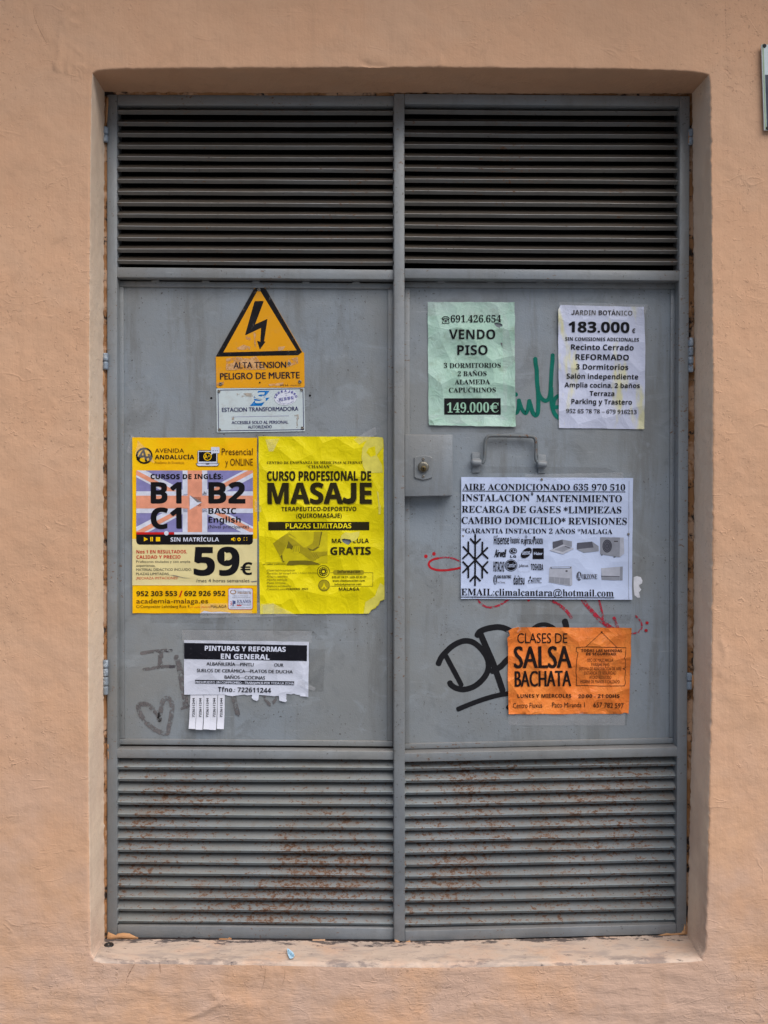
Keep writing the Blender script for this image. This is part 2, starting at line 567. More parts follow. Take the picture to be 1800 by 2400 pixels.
def ell(cx, cy, rx, ry, n=32, rot=0.0):
    c, s = math.cos(rot), math.sin(rot)
    return [(cx + rx * math.cos(2 * math.pi * k / n) * c - ry * math.sin(2 * math.pi * k / n) * s,
             cy + rx * math.cos(2 * math.pi * k / n) * s + ry * math.sin(2 * math.pi * k / n) * c) for k in range(n)]

def rrect(x0, y0, x1, y1, r, n=5):
    o = []
    for cx, cy, a0 in ((x1 - r, y0 + r, -90), (x1 - r, y1 - r, 0), (x0 + r, y1 - r, 90), (x0 + r, y0 + r, 180)):
        for k in range(n + 1):
            a = math.radians(a0 + 90 * k / n)
            o.append((cx + r * math.cos(a), cy + r * math.sin(a)))
    return o

class Sheet:
    """A printed sheet or plate lying on the plane y = Y: paper mesh, and print laid on it as thin facets of the same mesh."""
    def __init__(s, name, label, cat, Y, group=None):
        s.name, s.label, s.cat, s.Y, s.group = name, label, cat, Y, group
        s.mats, s.pieces, s.creases = [], [], []
        s.lift = lambda x, y: 0.0
        s.amp = 0.0012
        s.seed = (len(name) * 7.3) % 50
        s.thick = 0.0
        s.step = 9
    def view(s, ox, oy, k):
        s.ox, s.oy, s.k = ox, oy, k
        return s
    def px(s, p):
        return (s.ox + p[0] / s.k, s.oy + p[1] / s.k)
    def mi(s, m):
        if m not in s.mats: s.mats.append(m)
        return s.mats.index(m)
    def outline(s, pts, m, holes=()):
        s.out = [s.px(p) for p in pts]
        s.holes = [[s.px(p) for p in h] for h in holes]
        s.pm = s.mi(m)
        xs = [p[0] for p in s.out]; ys = [p[1] for p in s.out]
        s.bb = (min(xs), min(ys), max(xs), max(ys))
    def crease(s, a, b, amp=0.0015, w=5):
        s.creases.append((s.px(a), s.px(b), amp, w))
    def poly(s, pts, m, layer=1):
        if len(pts) >= 3:
            s.pieces.append(([s.px(p) for p in pts], [tuple(range(len(pts)))], s.mi(m), layer))
    def rect(s, x0, y0, x1, y1, m, layer=1, dy=0):
        s.poly([(x0, y0), (x1, y0 + dy), (x1, y1 + dy), (x0, y1)], m, layer)
    def line(s, pts, w, m, layer=1):
        for (a, b) in zip(pts, pts[1:]):
            l = math.hypot(b[0] - a[0], b[1] - a[1]) or 1
            nx, ny = -(b[1] - a[1]) / l * w / 2, (b[0] - a[0]) / l * w / 2
            ex, ey = (b[0] - a[0]) / l * w * 0.25, (b[1] - a[1]) / l * w * 0.25
            s.poly([(a[0] + nx - ex, a[1] + ny - ey), (b[0] + nx + ex, b[1] + ny + ey), (b[0] - nx + ex, b[1] - ny + ey), (a[0] - nx - ex, a[1] - ny - ey)], m, layer)
    def ring(s, cx, cy, rx, ry, w, m, layer=1, n=32, rot=0):
        a = ell(cx, cy, rx, ry, n, rot); b = ell(cx, cy, rx - w, ry - w, n, rot)
        for i in range(n):
            j = (i + 1) % n
            s.poly([a[i], a[j], b[j], b[i]], m, layer)
    def text(s, t, x0, y0, x1, y1, cap, style, m, layer=5, track=0.0, slant=0.0):
        """Baseline from (x0, y0) to (x1, y1), capital height cap, all in the current view's units."""
        V, F = layout(t, style, track)
        if not V: return
        a = min(x for x, y in V); b = max(x for x, y in V)
        L = math.hypot(x1 - x0, y1 - y0)
        ux, uy = (x1 - x0) / L, (y1 - y0) / L
        sx = L / (b - a); sy = cap / cap_h(style)
        pts = []
        for x, y in V:
            u = (x - a) * sx + slant * y * sy; w = y * sy
            pts.append(s.px((x0 + ux * u + uy * w, y0 + uy * u - ux * w)))
        s.pieces.append((pts, F, s.mi(m), layer))
        if style in HEAVY:
            hx, hy = HEAVY[style]
            for kx, ky in (((hx, hy), (hx, -hy), (0, hy)) if hy else ((hx, 0),)):
                ox, oy = kx * sy / s.k, ky * sy / s.k
                s.pieces.append(([(x + ux * ox + uy * oy, y + uy * ox - ux * oy) for x, y in pts], F, s.mi(m), layer + 0.2 + kx * 4 + ky * 3))
    def h(s, px, py):
        x0, y0, x1, y1 = s.bb
        v = 0.0006 + s.amp * (0.6 + 0.6 * nz(px / 70, py / 70, s.seed) + 0.30 * nz(px / 38, py / 38, s.seed + 3))
        for a, b, amp, w in s.creases:
            dx, dy = b[0] - a[0], b[1] - a[1]
            t = max(0, min(1, ((px - a[0]) * dx + (py - a[1]) * dy) / (dx * dx + dy * dy)))
            d = math.hypot(px - a[0] - t * dx, py - a[1] - t * dy)
            v += amp * math.exp(-d / w) * (0.35 + 0.65 * math.sin(math.pi * min(1, max(0, t))))
        return max(0.0003, v + 1.7 * s.lift((px - x0) / (x1 - x0), (py - y0) / (y1 - y0)))
    def build(s, parent=None, smooth=True):
        x0, y0, x1, y1 = s.bb
        if s.thick:      # a stiff plate: prism
            bm = bmesh.new()
            fr = [bm.verts.new(P(a, b, s.Y - s.thick)) for a, b in s.out]
            bk = [bm.verts.new(Vector((v.co.x, s.Y, v.co.z))) for v in fr]
            f = bm.faces.new(fr)
            for i in range(len(fr)):
                j = (i + 1) % len(fr)
                bm.faces.new((fr[j], fr[i], bk[i], bk[j]))
            bmesh.ops.recalc_face_normals(bm, faces=bm.faces)
            bmesh.ops.triangulate(bm, faces=bm.faces[:])
            for f in bm.faces: f.material_index = s.pm
            hf = lambda a, b: s.thick
        else:
            pts = [Vector(p) for p in s.out]
            faces = [list(range(len(pts)))]
            edges = []
            for hl in s.holes:
                n = len(pts)
                pts += [Vector(p) for p in hl]
                edges += [(n + i, n + (i + 1) % len(hl)) for i in range(len(hl))]
            st = s.step
            gx = x0 + st * 0.5
            while gx < x1:
                gy = y0 + st * 0.5
                while gy < y1:
                    q = (gx + random.uniform(-1, 1), gy + random.uniform(-1, 1))
                    if in_poly(q[0], q[1], s.out) and not any(in_poly(q[0], q[1], hl) for hl in s.holes):
                        pts.append(Vector(q))
                    gy += st
                gx += st
            vo, eo, fo, *_ = delaunay_2d_cdt(pts, edges, faces, 1, 1e-5)
            bm = bmesh.new()
            vs = []
            for q in vo:
                p = P(q.x, q.y, s.Y)
                vs.append(bm.verts.new((p.x, s.Y - s.h(q.x, q.y), p.z)))
            for f in fo:
                cx = sum(vo[i].x for i in f) / len(f); cy = sum(vo[i].y for i in f) / len(f)
                if any(in_poly(cx, cy, hl) for hl in s.holes): continue
                bm.faces.new([vs[i] for i in f]).material_index = s.pm
            bmesh.ops.delete(bm, geom=[v for v in bm.verts if not v.link_faces], context='VERTS')
            hf = s.h
        ink = bmesh.new()
        lay = ink.verts.layers.float.new('lay')
        for pv, F, m, l in s.pieces:
            vs = []
            for a, b in pv:
                v = ink.verts.new((a, -b, 0)); v[lay] = l
                vs.append(v)
            for q in F:
                try:
                    ink.faces.new([vs[i] for i in q]).material_index = m
                except ValueError:
                    pass
        if ink.faces and not s.thick:
            bmesh.ops.triangulate(ink, faces=[f for f in ink.faces if len(f.verts) > 4])
            st = 7
            gx = x0 + st
            while gx < x1:
                bmesh.ops.bisect_plane(ink, geom=ink.verts[:] + ink.edges[:] + ink.faces[:], plane_co=(gx, 0, 0), plane_no=(1, 0, 0))
                gx += st
            gy = y0 + st
            while gy < y1:
                bmesh.ops.bisect_plane(ink, geom=ink.verts[:] + ink.edges[:] + ink.faces[:], plane_co=(0, -gy, 0), plane_no=(0, 1, 0))
                gy += st
        elif ink.faces:
            bmesh.ops.triangulate(ink, faces=[f for f in ink.faces if len(f.verts) > 4])
        for v in ink.verts:
            a, b = v.co.x, -v.co.y
            p = P(a, b, s.Y)
            v.co = (p.x, s.Y - hf(a, b) - (0.00022 if s.thick else 0.00050) - 0.00016 * v[lay], p.z)
        ink.verts.layers.float.remove(lay)
        for b in ([ink] if s.thick else [ink, bm]):
            b.normal_update()
            for f in b.faces:
                if f.normal.y > 0: f.normal_flip()
        merge(bm, ink)
        bm.normal_update()
        org = P((x0 + x1) / 2, y1, s.Y)
        o = obj(s.name, bm, s.mats, parent, org, smooth=not s.thick)
        if parent is None:
            mk(o, s.label, s.cat, s.group)
        elif s.label:
            o['label'] = s.label
        return o

def screw(parent, px, py, Y, r, name='screw', m=None):
    b = bmesh.new()
    c = P(px, py, Y)
    lathe_y(b, c, [(r * 0.30, -0.0012), (r * 0.34, -0.0022), (r * 0.75, -0.0026), (r, -0.0012), (r, 0.001)], 16)
    lathe_y(b, c, [(r * 0.3, -0.0011), (r * 0.3, -0.0010)], 12, 1)
    return obj(name, b, [m or M_screw, M_black], parent)
# ------------------------------------------------------------------ ground
YF = -0.13          # face of the wall; the doors' front is y = 0
ZG = -0.46
def ground():
    N = NT('street_paving')
    br = N.n('ShaderNodeTexBrick')
    N.set(br.inputs['Vector'], N.pos)
    br.inputs['Scale'].default_value = 2.5
    br.inputs['Mortar Size'].default_value = 0.012
    br.inputs['Color1'].default_value = lin(92, 94, 98)
    br.inputs['Color2'].default_value = lin(84, 86, 90)
    br.inputs['Mortar'].default_value = lin(66, 64, 62)
    c = N.mix(N.rng(N.noise(4, 5), 0.35, 0.7, 0, 0.5), br.outputs['Color'], lin(74, 76, 80))
    m = N.done(c, 0.8, N.bump(N.noise(120, 3), 0.3, 0.003))
    b = bmesh.new()
    S = 120
    vs = [b.verts.new(p) for p in ((-S, -S, ZG), (S, -S, ZG), (S, S, ZG), (-S, S, ZG))]
    b.faces.new(vs)
    mk(obj('pavement', b, m), kind='structure')
ground()

# ------------------------------------------------------------------ wall with its splayed recess
def resample(pl, n):
    d = [0.0]
    for a, b in zip(pl, pl[1:]):
        d.append(d[-1] + math.hypot(b[0] - a[0], b[1] - a[1]))
    out = []
    k = 0
    for i in range(n + 1):
        t = d[-1] * i / n
        while k < len(d) - 2 and d[k + 1] < t: k += 1
        u = (t - d[k]) / max(1e-9, d[k + 1] - d[k])
        out.append((pl[k][0] + u * (pl[k + 1][0] - pl[k][0]), pl[k][1] + u * (pl[k + 1][1] - pl[k][1])))
    return out

FRONT = [  # the recess edge on the wall face, in photograph pixels: top, right, bottom, left
    [(217, 172), (228, 166.5), (262, 163.5), (300, 162.3), (420, 161), (640, 159.6), (830, 157.5), (900, 158), (960, 157.2), (1300, 160), (1500, 162.5), (1578, 165), (1620, 168), (1645, 171), (1661, 175)],
    [(1661, 175), (1664, 190), (1665.5, 250), (1666.5, 340), (1669, 600), (1671, 835), (1669.5, 1250), (1667, 1635), (1661, 1900), (1656, 2150), (1652, 2232), (1641, 2246)],
    [(1641, 2246), (1610, 2250), (1500, 2254), (1200, 2258), (1000, 2258.5), (800, 2257.5), (640, 2255.5), (450, 2254.5), (300, 2254), (245, 2252.5), (221, 2246)],
    [(221, 2246), (213, 2236), (211, 2150), (208, 1900), (207, 1600), (207, 1200), (209, 850), (211, 500), (213, 300), (215, 200), (217, 172)]]
BACK = [
    [(245, 215), (600, 218), (900, 217), (1250, 219.5), (1622, 219)],
    [(1622, 219), (1626, 600), (1628, 835), (1625, 1635), (1620, 1780), (1611, 2190)],
    [(1611, 2190), (1300, 2199), (923, 2207.5), (600, 2203), (245, 2200.5)],
    [(245, 2200.5), (243.5, 1900), (243, 1640), (242, 850), (243.5, 620), (245, 215)]]
XL, XR, ZB, ZT = -2.6, 3.9, -1.7, 4.2
SIDES_N = [230, 330, 230, 330]
RIDGES = [  # trowel and drip ridges on the face: polyline in pixels, height (m), half-width (m)
    ([(172, 22), (150, 46), (152, 58), (142, 72), (140, 100), (138, 140), (130, 158)], 0.0028, 0.005),
    ([(160, 44), (172, 54), (184, 57)], 0.0016, 0.004),
    ([(168, 128), (160, 150), (157, 168)], 0.0030, 0.004),
    ([(160, 96), (172, 112), (188, 124)], 0.0016, 0.003),
    ([(134, 148), (130, 160), (140, 162)], 0.0025, 0.004),
    ([(172, 152), (190, 156), (200, 162)], 0.0020, 0.004),
    ([(80, 12), (79, 34), (90, 64), (102, 88), (110, 106)], -0.0018, 0.0022),
    ([(1700, -10), (1701, 60), (1703, 130), (1703, 160)], -0.0016, 0.0022),
    ([(1697, 160), (1706, 165), (1714, 176)], -0.0024, 0.0026),
    ([(1736, 38), (1744, 50), (1751, 58)], -0.0016, 0.0024),
    ([(1768, 66), (1777, 76), (1777, 85)], -0.0018, 0.0024),
    ([(1754, 276), (1756, 283), (1765, 282)], 0.0018, 0.003),
    ([(1704, 202), (1714, 203), (1720, 206), (1717, 216)], -0.0012, 0.0024),
    ([(440, 2385), (480, 2370), (515, 2345), (505, 2335), (495, 2325)], 0.003, 0.006),
    ([(300, 2309), (330, 2317), (352, 2318), (354, 2298)], 0.0016, 0.003),
    ([(320, 2254), (306, 2278), (297, 2295), (297, 2310)], -0.0022, 0.003),
    ([(1690, 1500), (1700, 1540), (1688, 1580)], 0.002, 0.006),
    ([(856, 148), (868, 156), (900, 158)], -0.004, 0.006),
    ([(1030, 134), (1034, 150), (1026, 158)], 0.003, 0.004),
]
RW = [([P(x, y, YF) for x, y in smooth_path(pl, 4)], a, w) for pl, a, w in RIDGES]
RB = [(min(p.x for p in l) - 4 * w, max(p.x for p in l) + 4 * w, min(p.z for p in l) - 4 * w, max(p.z for p in l) + 4 * w) for l, a, w in RW]

def face_disp(x, z):
    d = 0.0030 * nz(x * 2.2, z * 2.2, 4) + 0.0016 * nz(x * 9, z * 9, 8) + 0.0007 * nz(x * 30, z * 30, 2)
    low = max(0.0, min(1.0, (0.15 - z) / 0.3))
    d += low * (0.0022 * nz(x * 6, z * 26, 12) + 0.0012 * nz(x * 14, z * 60, 5))
    for (pl, a, w), bb in zip(RW, RB):
        if bb[0] < x < bb[1] and bb[2] < z < bb[3]:
            m = 9
            for p, q in zip(pl, pl[1:]):
                dx, dz = q.x - p.x, q.z - p.z
                l2 = dx * dx + dz * dz or 1e-12
                t = max(0, min(1, ((x - p.x) * dx + (z - p.z) * dz) / l2))
                m = min(m, math.hypot(x - p.x - t * dx, z - p.z - t * dz))
            d += a * math.exp(-(m / w) ** 2)
    return d

house = empty('house_wall', P(900, 2255, YF), 'peach rendered house wall with a deep recess around the grey metal doors', 'wall')
def build_wall():
    corner = [(XL, ZT), (XR, ZT), (XR, ZB), (XL, ZB)]
    offs = [0.0045 * i for i in range(1, 8)] + [0.035 + 0.0062 * i for i in range(40)] + [0.30, 0.36, 0.45, 0.6, 0.9]
    loop = []
    for s in range(4):
        n = SIDES_N[s]
        f = resample(FRONT[s], n); b = resample(BACK[s], n)
        for i in range(n):
            F = P(*f[i], YF)
            B = P(*b[i], 0.0)
            jit = 1.0 if 3 < i < n - 3 else 0.0
            j = jit * ((0.0026 if s == 1 else 0.0013) * nz(i * 0.42, s * 9, 1) + (0.0022 if s == 1 else 0.0011) * nz(i * 1.7, s * 5, 3) + 0.0016 * max(0, nz(i * 0.19, s * 4, 7)) * nz(i * 2.3, s, 2))
            rag = (0.0022 * nz(i * 0.33, s * 7, 6) + 0.0016 * nz(i * 1.1, s * 3, 9)) * jit
            if s == 2: rag *= 0.6
            ax = Vector((0, 0, 1)) if s in (0, 2) else Vector((1, 0, 0))
            dF, dB = ax * j, ax * rag
            u = i / n
            c0, c1 = corner[s], corner[(s + 1) % 4]
            O = Vector((c0[0] + (c1[0] - c0[0]) * u, YF, c0[1] + (c1[1] - c0[1]) * u))
            loop.append((F, B, O, s, dF, dB))
    rows = []
    for F, B, O, s, dF, dB in loop:
        d = (O - F); L = d.length; d = d / L
        row = []
        rr = 0.014 if s == 2 else (0.0045 if s == 0 else 0.005)
        rl = (F - B).length
        A = F + (B - F) * (rr / rl)
        C = F + d * rr
        for k in range(9):
            q = B + (A - B) * (k / 9)
            if k < 2: q = q + dB * (1 - k / 2)
            if k > 7: q = q + dF * 0.5
            if 0 < k:
                q = q + Vector((0.0008 * nz(q.y * 18, q.z * 14, 3), 0, 0.0012 * nz(q.x * 14, q.y * 18, 5)))
            row.append(q)
        for t in (0.0, 0.2, 0.4, 0.6, 0.8, 1.0):
            row.append(A * (1 - t) ** 2 + F * 2 * t * (1 - t) + C * t * t + dF * (0.75 + 0.25 * math.sin(math.pi * t)))
        for o in offs:
            q = F + d * (rr + o) + dF * max(0.0, 0.75 - o / 0.02)
            row.append(q)
        row.append(O)
        for i, q in enumerate(row):
            if i >= 11:
                w = min(1.0, (i - 10) / 4)
                q.y -= face_disp(q.x, q.z) * w
        row.append(Vector((O.x, 0.32, O.z)))
        rows.append((row, s))
    nb = len(rows); m = len(rows[0][0])
    def patch(sel, name, mat):
        bm = bmesh.new()
        vv = {}
        def V(i, k):
            if (i, k) not in vv: vv[(i, k)] = bm.verts.new(rows[i][0][k])
            return vv[(i, k)]
        for i in range(nb):
            j = (i + 1) % nb
            for k in range(m - 1):
                if sel(rows[i][1], k):
                    bm.faces.new((V(i, k), V(j, k), V(j, k + 1), V(i, k + 1)))
        if name == 'render':
            bm.faces.new([V(i, m - 1) for i in range(nb)])
        bmesh.ops.recalc_face_normals(bm, faces=bm.faces)
        # outward means towards the street on the face
        t = max(bm.faces, key=lambda f: abs(f.normal.y) if f.calc_center_median().y < YF + 0.02 else 0)
        if t.normal.y > 0:
            bmesh.ops.reverse_faces(bm, faces=bm.faces)
        obj(name, bm, mat, house)
    SILLK = 13
    patch(lambda s, k: not (s == 2 and k < SILLK) and not (s in (1, 3) and k < 11) and not (s == 0 and k < 11), 'render', M_wall)
    patch(lambda s, k: s in (1, 3) and k < 11, 'reveal', M_reveal)
    patch(lambda s, k: s == 0 and k < 11, 'soffit', M_wall)
    patch(lambda s, k: s == 2 and k < SILLK, 'sill', M_sill)
    # old filler squeezed between the reveals and the steel
    N = NT('old_ochre_filler')
    v = N.noise(13, 5, 0.7)
    c = N.mix(N.rng(v, 0.40, 0.46), lin(44, 32, 26), lin(156, 110, 70))
    c = N.mix(N.rng(N.noise(17, 5, 0.6), 0.50, 0.56), c, lin(186, 148, 118))
    c = N.mix(N.rng(N.noise(60, 5, 0.7), 0.58, 0.66), c, lin(36, 28, 26))
    mf = N.done(c, 0.9, N.bump(N.noise(90, 4), 0.6, 0.004))
    bm = bmesh.new()
    ring = []
    for i in range(nb):
        B = rows[i][0][0]
        s = rows[i][1]
        ins = 0.022
        inn = Vector((0, 0, 0))
        inn = Vector(((0, 0, -1), (-1, 0, 0), (0, 0, 1), (1, 0, 0))[s])
        bump = 0.004 * nz(i * 0.21, 3.3, s) + 0.003 * nz(i * 0.7, 1.3, s)
        ring.append((bm.verts.new(B - inn * 0.004 + Vector((0, 0.004, 0))),
                     bm.verts.new(B + inn * 0.004 + Vector((0, 0.010 - bump, 0))),
                     bm.verts.new(B + inn * ins + Vector((0, 0.024, 0)))))
    for i in range(nb):
        j = (i + 1) % nb
        for k in (0, 1):
            bm.faces.new((ring[i][k], ring[j][k], ring[j][k + 1], ring[i][k + 1])).material_index = 1 if rows[i][1] == 2 and i % 37 > 4 else 0
    bmesh.ops.recalc_face_normals(bm, faces=bm.faces)
    obj('joint_filler', bm, [mf, M_gap], house)
    # smears of old render left on the steel
    bm = bmesh.new()
    def smear(pts, y0=0.0, t=0.003):
        c = (sum(p[0] for p in pts) / len(pts), sum(p[1] for p in pts) / len(pts))
        o = [bm.verts.new(P(p[0], p[1], y0 + 0.001)) for p in pts]
        i_ = [bm.verts.new(P(c[0] + (p[0] - c[0]) * 0.8, c[1] + (p[1] - c[1]) * 0.75, y0 - t)) for p in pts]
        bm.faces.new(i_)
        for a in range(len(pts)):
            b = (a + 1) % len(pts)
            bm.faces.new((o[a], o[b], i_[b], i_[a]))
    smear([(253, 2184), (262, 2188), (271, 2192), (276, 2188), (290, 2186), (304, 2188), (316, 2194), (323, 2198), (300, 2200), (276, 2200), (262, 2204), (250, 2204)])
    smear([(924, 2200), (931, 2203), (937, 2206), (937, 2210), (925, 2210)])
    smear([(951, 2206), (962, 2204), (963, 2209), (951, 2210)])
    smear([(1541, 2192), (1560, 2187), (1570, 2189), (1590, 2187), (1600, 2186), (1606, 2176), (1610, 2160), (1612, 2190), (1605, 2194), (1575, 2194), (1545, 2196)])
    smear([(252, 1744), (254, 1744), (254.5, 1755), (252, 1755)], t=0.001)
    smear([(252.5, 1761), (254, 1761), (255, 1780), (252.5, 1779)], t=0.001)
    smear([(249, 231), (254, 226), (254, 245), (251, 286), (248, 290)], t=0.002)
    smear([(1613, 305), (1620, 303), (1621, 330), (1617, 340), (1613, 338)], t=0.004)
    smear([(238, 866), (244, 868), (246, 884), (245, 902), (238, 912)], t=0.002)
    smear([(1622, 838), (1628, 834), (1629, 862), (1624, 872)], t=0.003)
    smear([(1620, 1582), (1626, 1582), (1628, 1610), (1621, 1616)], t=0.004)
    bmesh.ops.recalc_face_normals(bm, faces=bm.faces)
    obj('render_smear', bm, NT('ochre_smear').done(lin(178, 134, 94), 0.9), house)
    # hairline cracks and pits in the face
    bm = bmesh.new()
    def crack(pl, w):
        pl = smooth_path(pl, 5)
        pv = None
        for i, p in enumerate(pl):
            a = pl[max(0, i - 1)]; b = pl[min(len(pl) - 1, i + 1)]
            l = math.hypot(b[0] - a[0], b[1] - a[1]) or 1
            ww = w * (0.25 + 0.75 * math.sin(math.pi * min(0.97, max(0.03, i / (len(pl) - 1))))) * (0.6 + 0.5 * abs(nz(i * 0.9, p[0], 1)))
            nx, ny = -(b[1] - a[1]) / l * ww, (b[0] - a[0]) / l * ww
            e = []
            for s_ in (-1, 1):
                q = P(p[0] + s_ * nx, p[1] + s_ * ny, YF)
                e.append(bm.verts.new((q.x, YF - face_disp(q.x, q.z) - 0.0012, q.z)))
            if pv: bm.faces.new((pv[0], pv[1], e[1], e[0]))
            pv = e
    crack([(317, 2257), (305, 2278), (297, 2295), (297, 2309)], 0.9)
    crack([(374, 2254), (375, 2266), (376, 2280)], 0.8)
    crack([(623, 2264), (619, 2300), (611, 2326)], 0.35)
    crack([(668, 2262), (667, 2290), (660, 2312)], 0.3)
    crack([(1700, -6), (1701, 60), (1703, 130)], 0.35)
    crack([(1698, 160), (1706, 165), (1713, 174)], 0.7)
    crack([(1700, 203), (1712, 203), (1719, 208), (1716, 217)], 0.4)
    crack([(1776, 80), (1778, 85)], 1.3)
    crack([(1711, 183), (1714, 185)], 1.8)
    crack([(80, 12), (79, 34), (90, 64), (102, 88), (110, 104)], 0.4)
    crack([(860, 2350), (866, 2342)], 0.8)
    crack([(346, 2398), (352, 2390)], 0.9)
    obj('crack', bm, NT('crack_shadow').done(lin(126, 96, 78), 0.95), house)
build_wall()
b = bmesh.new()      # added slab, out of view, put there to shade the top of the wall
hexa(b, [Vector(p) for p in ((-1.9, YF - 0.55, 3.20), (3.3, YF - 0.55, 3.20), (3.3, YF - 0.55, 2.86), (-1.9, YF - 0.55, 2.86))],
     [Vector(p) for p in ((-1.9, YF - 0.002, 3.20), (3.3, YF - 0.002, 3.20), (3.3, YF - 0.002, 2.86), (-1.9, YF - 0.002, 2.86))], 0.008)
obj('added_shade_slab', b, M_wall, house, smooth=False)

# ------------------------------------------------------------------ doors
def louvre(parent, tops, bottoms, xl, xr, ends, mat, label):
    """Fourteen folded slats between two pixel lines; tops/bottoms give the first and last lip edge at the left and right ends."""
    bm = bmesh.new()
    yl = 0.009
    prof = [(0.0066, -0.0078), (0.0052, -0.0080), (0.0004, -0.0012), (0.0006, -0.0002), (0.0016, 0.0004), (0.0240, 0.0158), (0.0250, 0.0146), (0.0028, -0.0008), (0.0020, -0.0018)]
    n = 26
    for i in range(14):
        t = i / 13
        a = P(xl, tops[0] + (bottoms[0] - tops[0]) * t, yl)
        b = P(xr, tops[1] + (bottoms[1] - tops[1]) * t, yl)
        a = a + Vector((-0.006, 0, random.uniform(-0.0006, 0.0006))); b = b + Vector((0.006, 0, random.uniform(-0.0006, 0.0006)))
        sag = random.uniform(-0.0012, 0.0004)
        tilt = random.uniform(-0.05, 0.05)
        prev = None
        for k in range(n + 1):
            u = k / n
            c = a + (b - a) * u
            dz = sag * math.sin(math.pi * u) + 0.0005 * nz(u * 5, i * 3.1, ends)
            dy = 0.0006 * nz(u * 4, i * 1.7, ends + 5)
            ring = [bm.verts.new((c.x, c.y + y + dy, c.z + z + dz + tilt * y)) for y, z in prof]
            if prev:
                for q in range(len(prof)):
                    r = (q + 1) % len(prof)
                    bm.faces.new((prev[q], prev[r], ring[r], ring[q])).material_index = 2 if q in (2, 3) else 0
            prev = ring
        # weld blobs where the slat meets the stiles
        for c, sx in ((a, 1), (b, -1)):
            p = c + Vector((sx * 0.0065, 0.0005, random.uniform(-0.005, -0.001)))
            bmesh.ops.create_icosphere(bm, subdivisions=1, radius=random.uniform(0.0018, 0.0032), matrix=Matrix.Translation(p))
    bmesh.ops.recalc_face_normals(bm, faces=bm.faces)
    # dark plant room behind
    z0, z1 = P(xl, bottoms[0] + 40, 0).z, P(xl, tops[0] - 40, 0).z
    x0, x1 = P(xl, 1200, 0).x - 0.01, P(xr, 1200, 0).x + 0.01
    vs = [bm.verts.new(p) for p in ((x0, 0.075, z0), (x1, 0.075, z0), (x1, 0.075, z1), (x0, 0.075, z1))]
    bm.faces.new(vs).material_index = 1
    for f in bm.faces:
        f.smooth = False
    o = obj('louvre', bm, [mat, M_dark, M_slat_edge if mat is M_slat_top else M_low_edge], parent, smooth=False, label=label)
    return o

def strip_frame(bm, q, w, y=0.030, d=0.012):
    """Angle-iron beads round a panel; q = inner corners TL TR BR BL in pixels."""
    (ax, ay), (bx, by), (cx, cy), (dx, dy) = q
    box_px(bm, [(ax - w, ay - w), (bx + w, by - w), (bx + w, by), (ax - w, ay)], y, d, 0.0012)
    box_px(bm, [(dx - w, dy), (cx + w, cy), (cx + w, cy + w), (dx - w, dy + w)], y, d, 0.0012)
    box_px(bm, [(ax - w, ay + 0.6), (ax, ay + 0.6), (dx, dy - 0.6), (dx - w, dy - 0.6)], y + 0.0004, d, 0.0012)
    box_px(bm, [(bx, by + 0.6), (bx + w, by + 0.6), (cx + w, cy - 0.6), (cx, cy - 0.6)], y + 0.0004, d, 0.0012)

def panel(parent, q, w):
    b = bmesh.new()
    f = [P(x, y, 0.036) for x, y in ((q[0][0] - w * .7, q[0][1] - w * .7), (q[1][0] + w * .7, q[1][1] - w * .7), (q[2][0] + w * .7, q[2][1] + w * .7), (q[3][0] - w * .7, q[3][1] + w * .7))]
    hexa(b, f, [p + Vector((0, 0.004, 0)) for p in f], 0)
    o = obj('panel', b, M_panel, parent, smooth=False)
    b = bmesh.new()
    strip_frame(b, q, w)
    for k in range(5):     # little tabs of paint and weld along the top bead
        x = q[0][0] + (q[1][0] - q[0][0]) * (0.12 + 0.19 * k)
        y = q[0][1] + (q[1][1] - q[0][1]) * (0.12 + 0.19 * k) - w
        box_px(b, rect_px(x - 9, y - 3, x + 9, y + 2), 0.029, 0.006, 0.001)
    obj('bead_frame', b, M_frame, o)
    return o

def hinge(parent, px, ya, yb, r=0.0065, gap=True):
    b = bmesh.new()
    ym = (ya + yb) / 2
    for a, c, k in ((ya, ym - 0.8, 1.0), (ym + 0.8, yb, 0.94)):
        p0, p1 = P(px, a, -0.001), P(px, c, -0.001)
        n = 8
        pts = [p0 + (p1 - p0) * (i / n) for i in range(n + 1)]
        rad = [r * k * (0.8 if i in (0, n) else 1) * (1 + 0.05 * nz(i, px, a)) for i in range(n + 1)]
        tube(b, pts, rad, 12)
    return obj('hinge', b, M_hinge, parent)

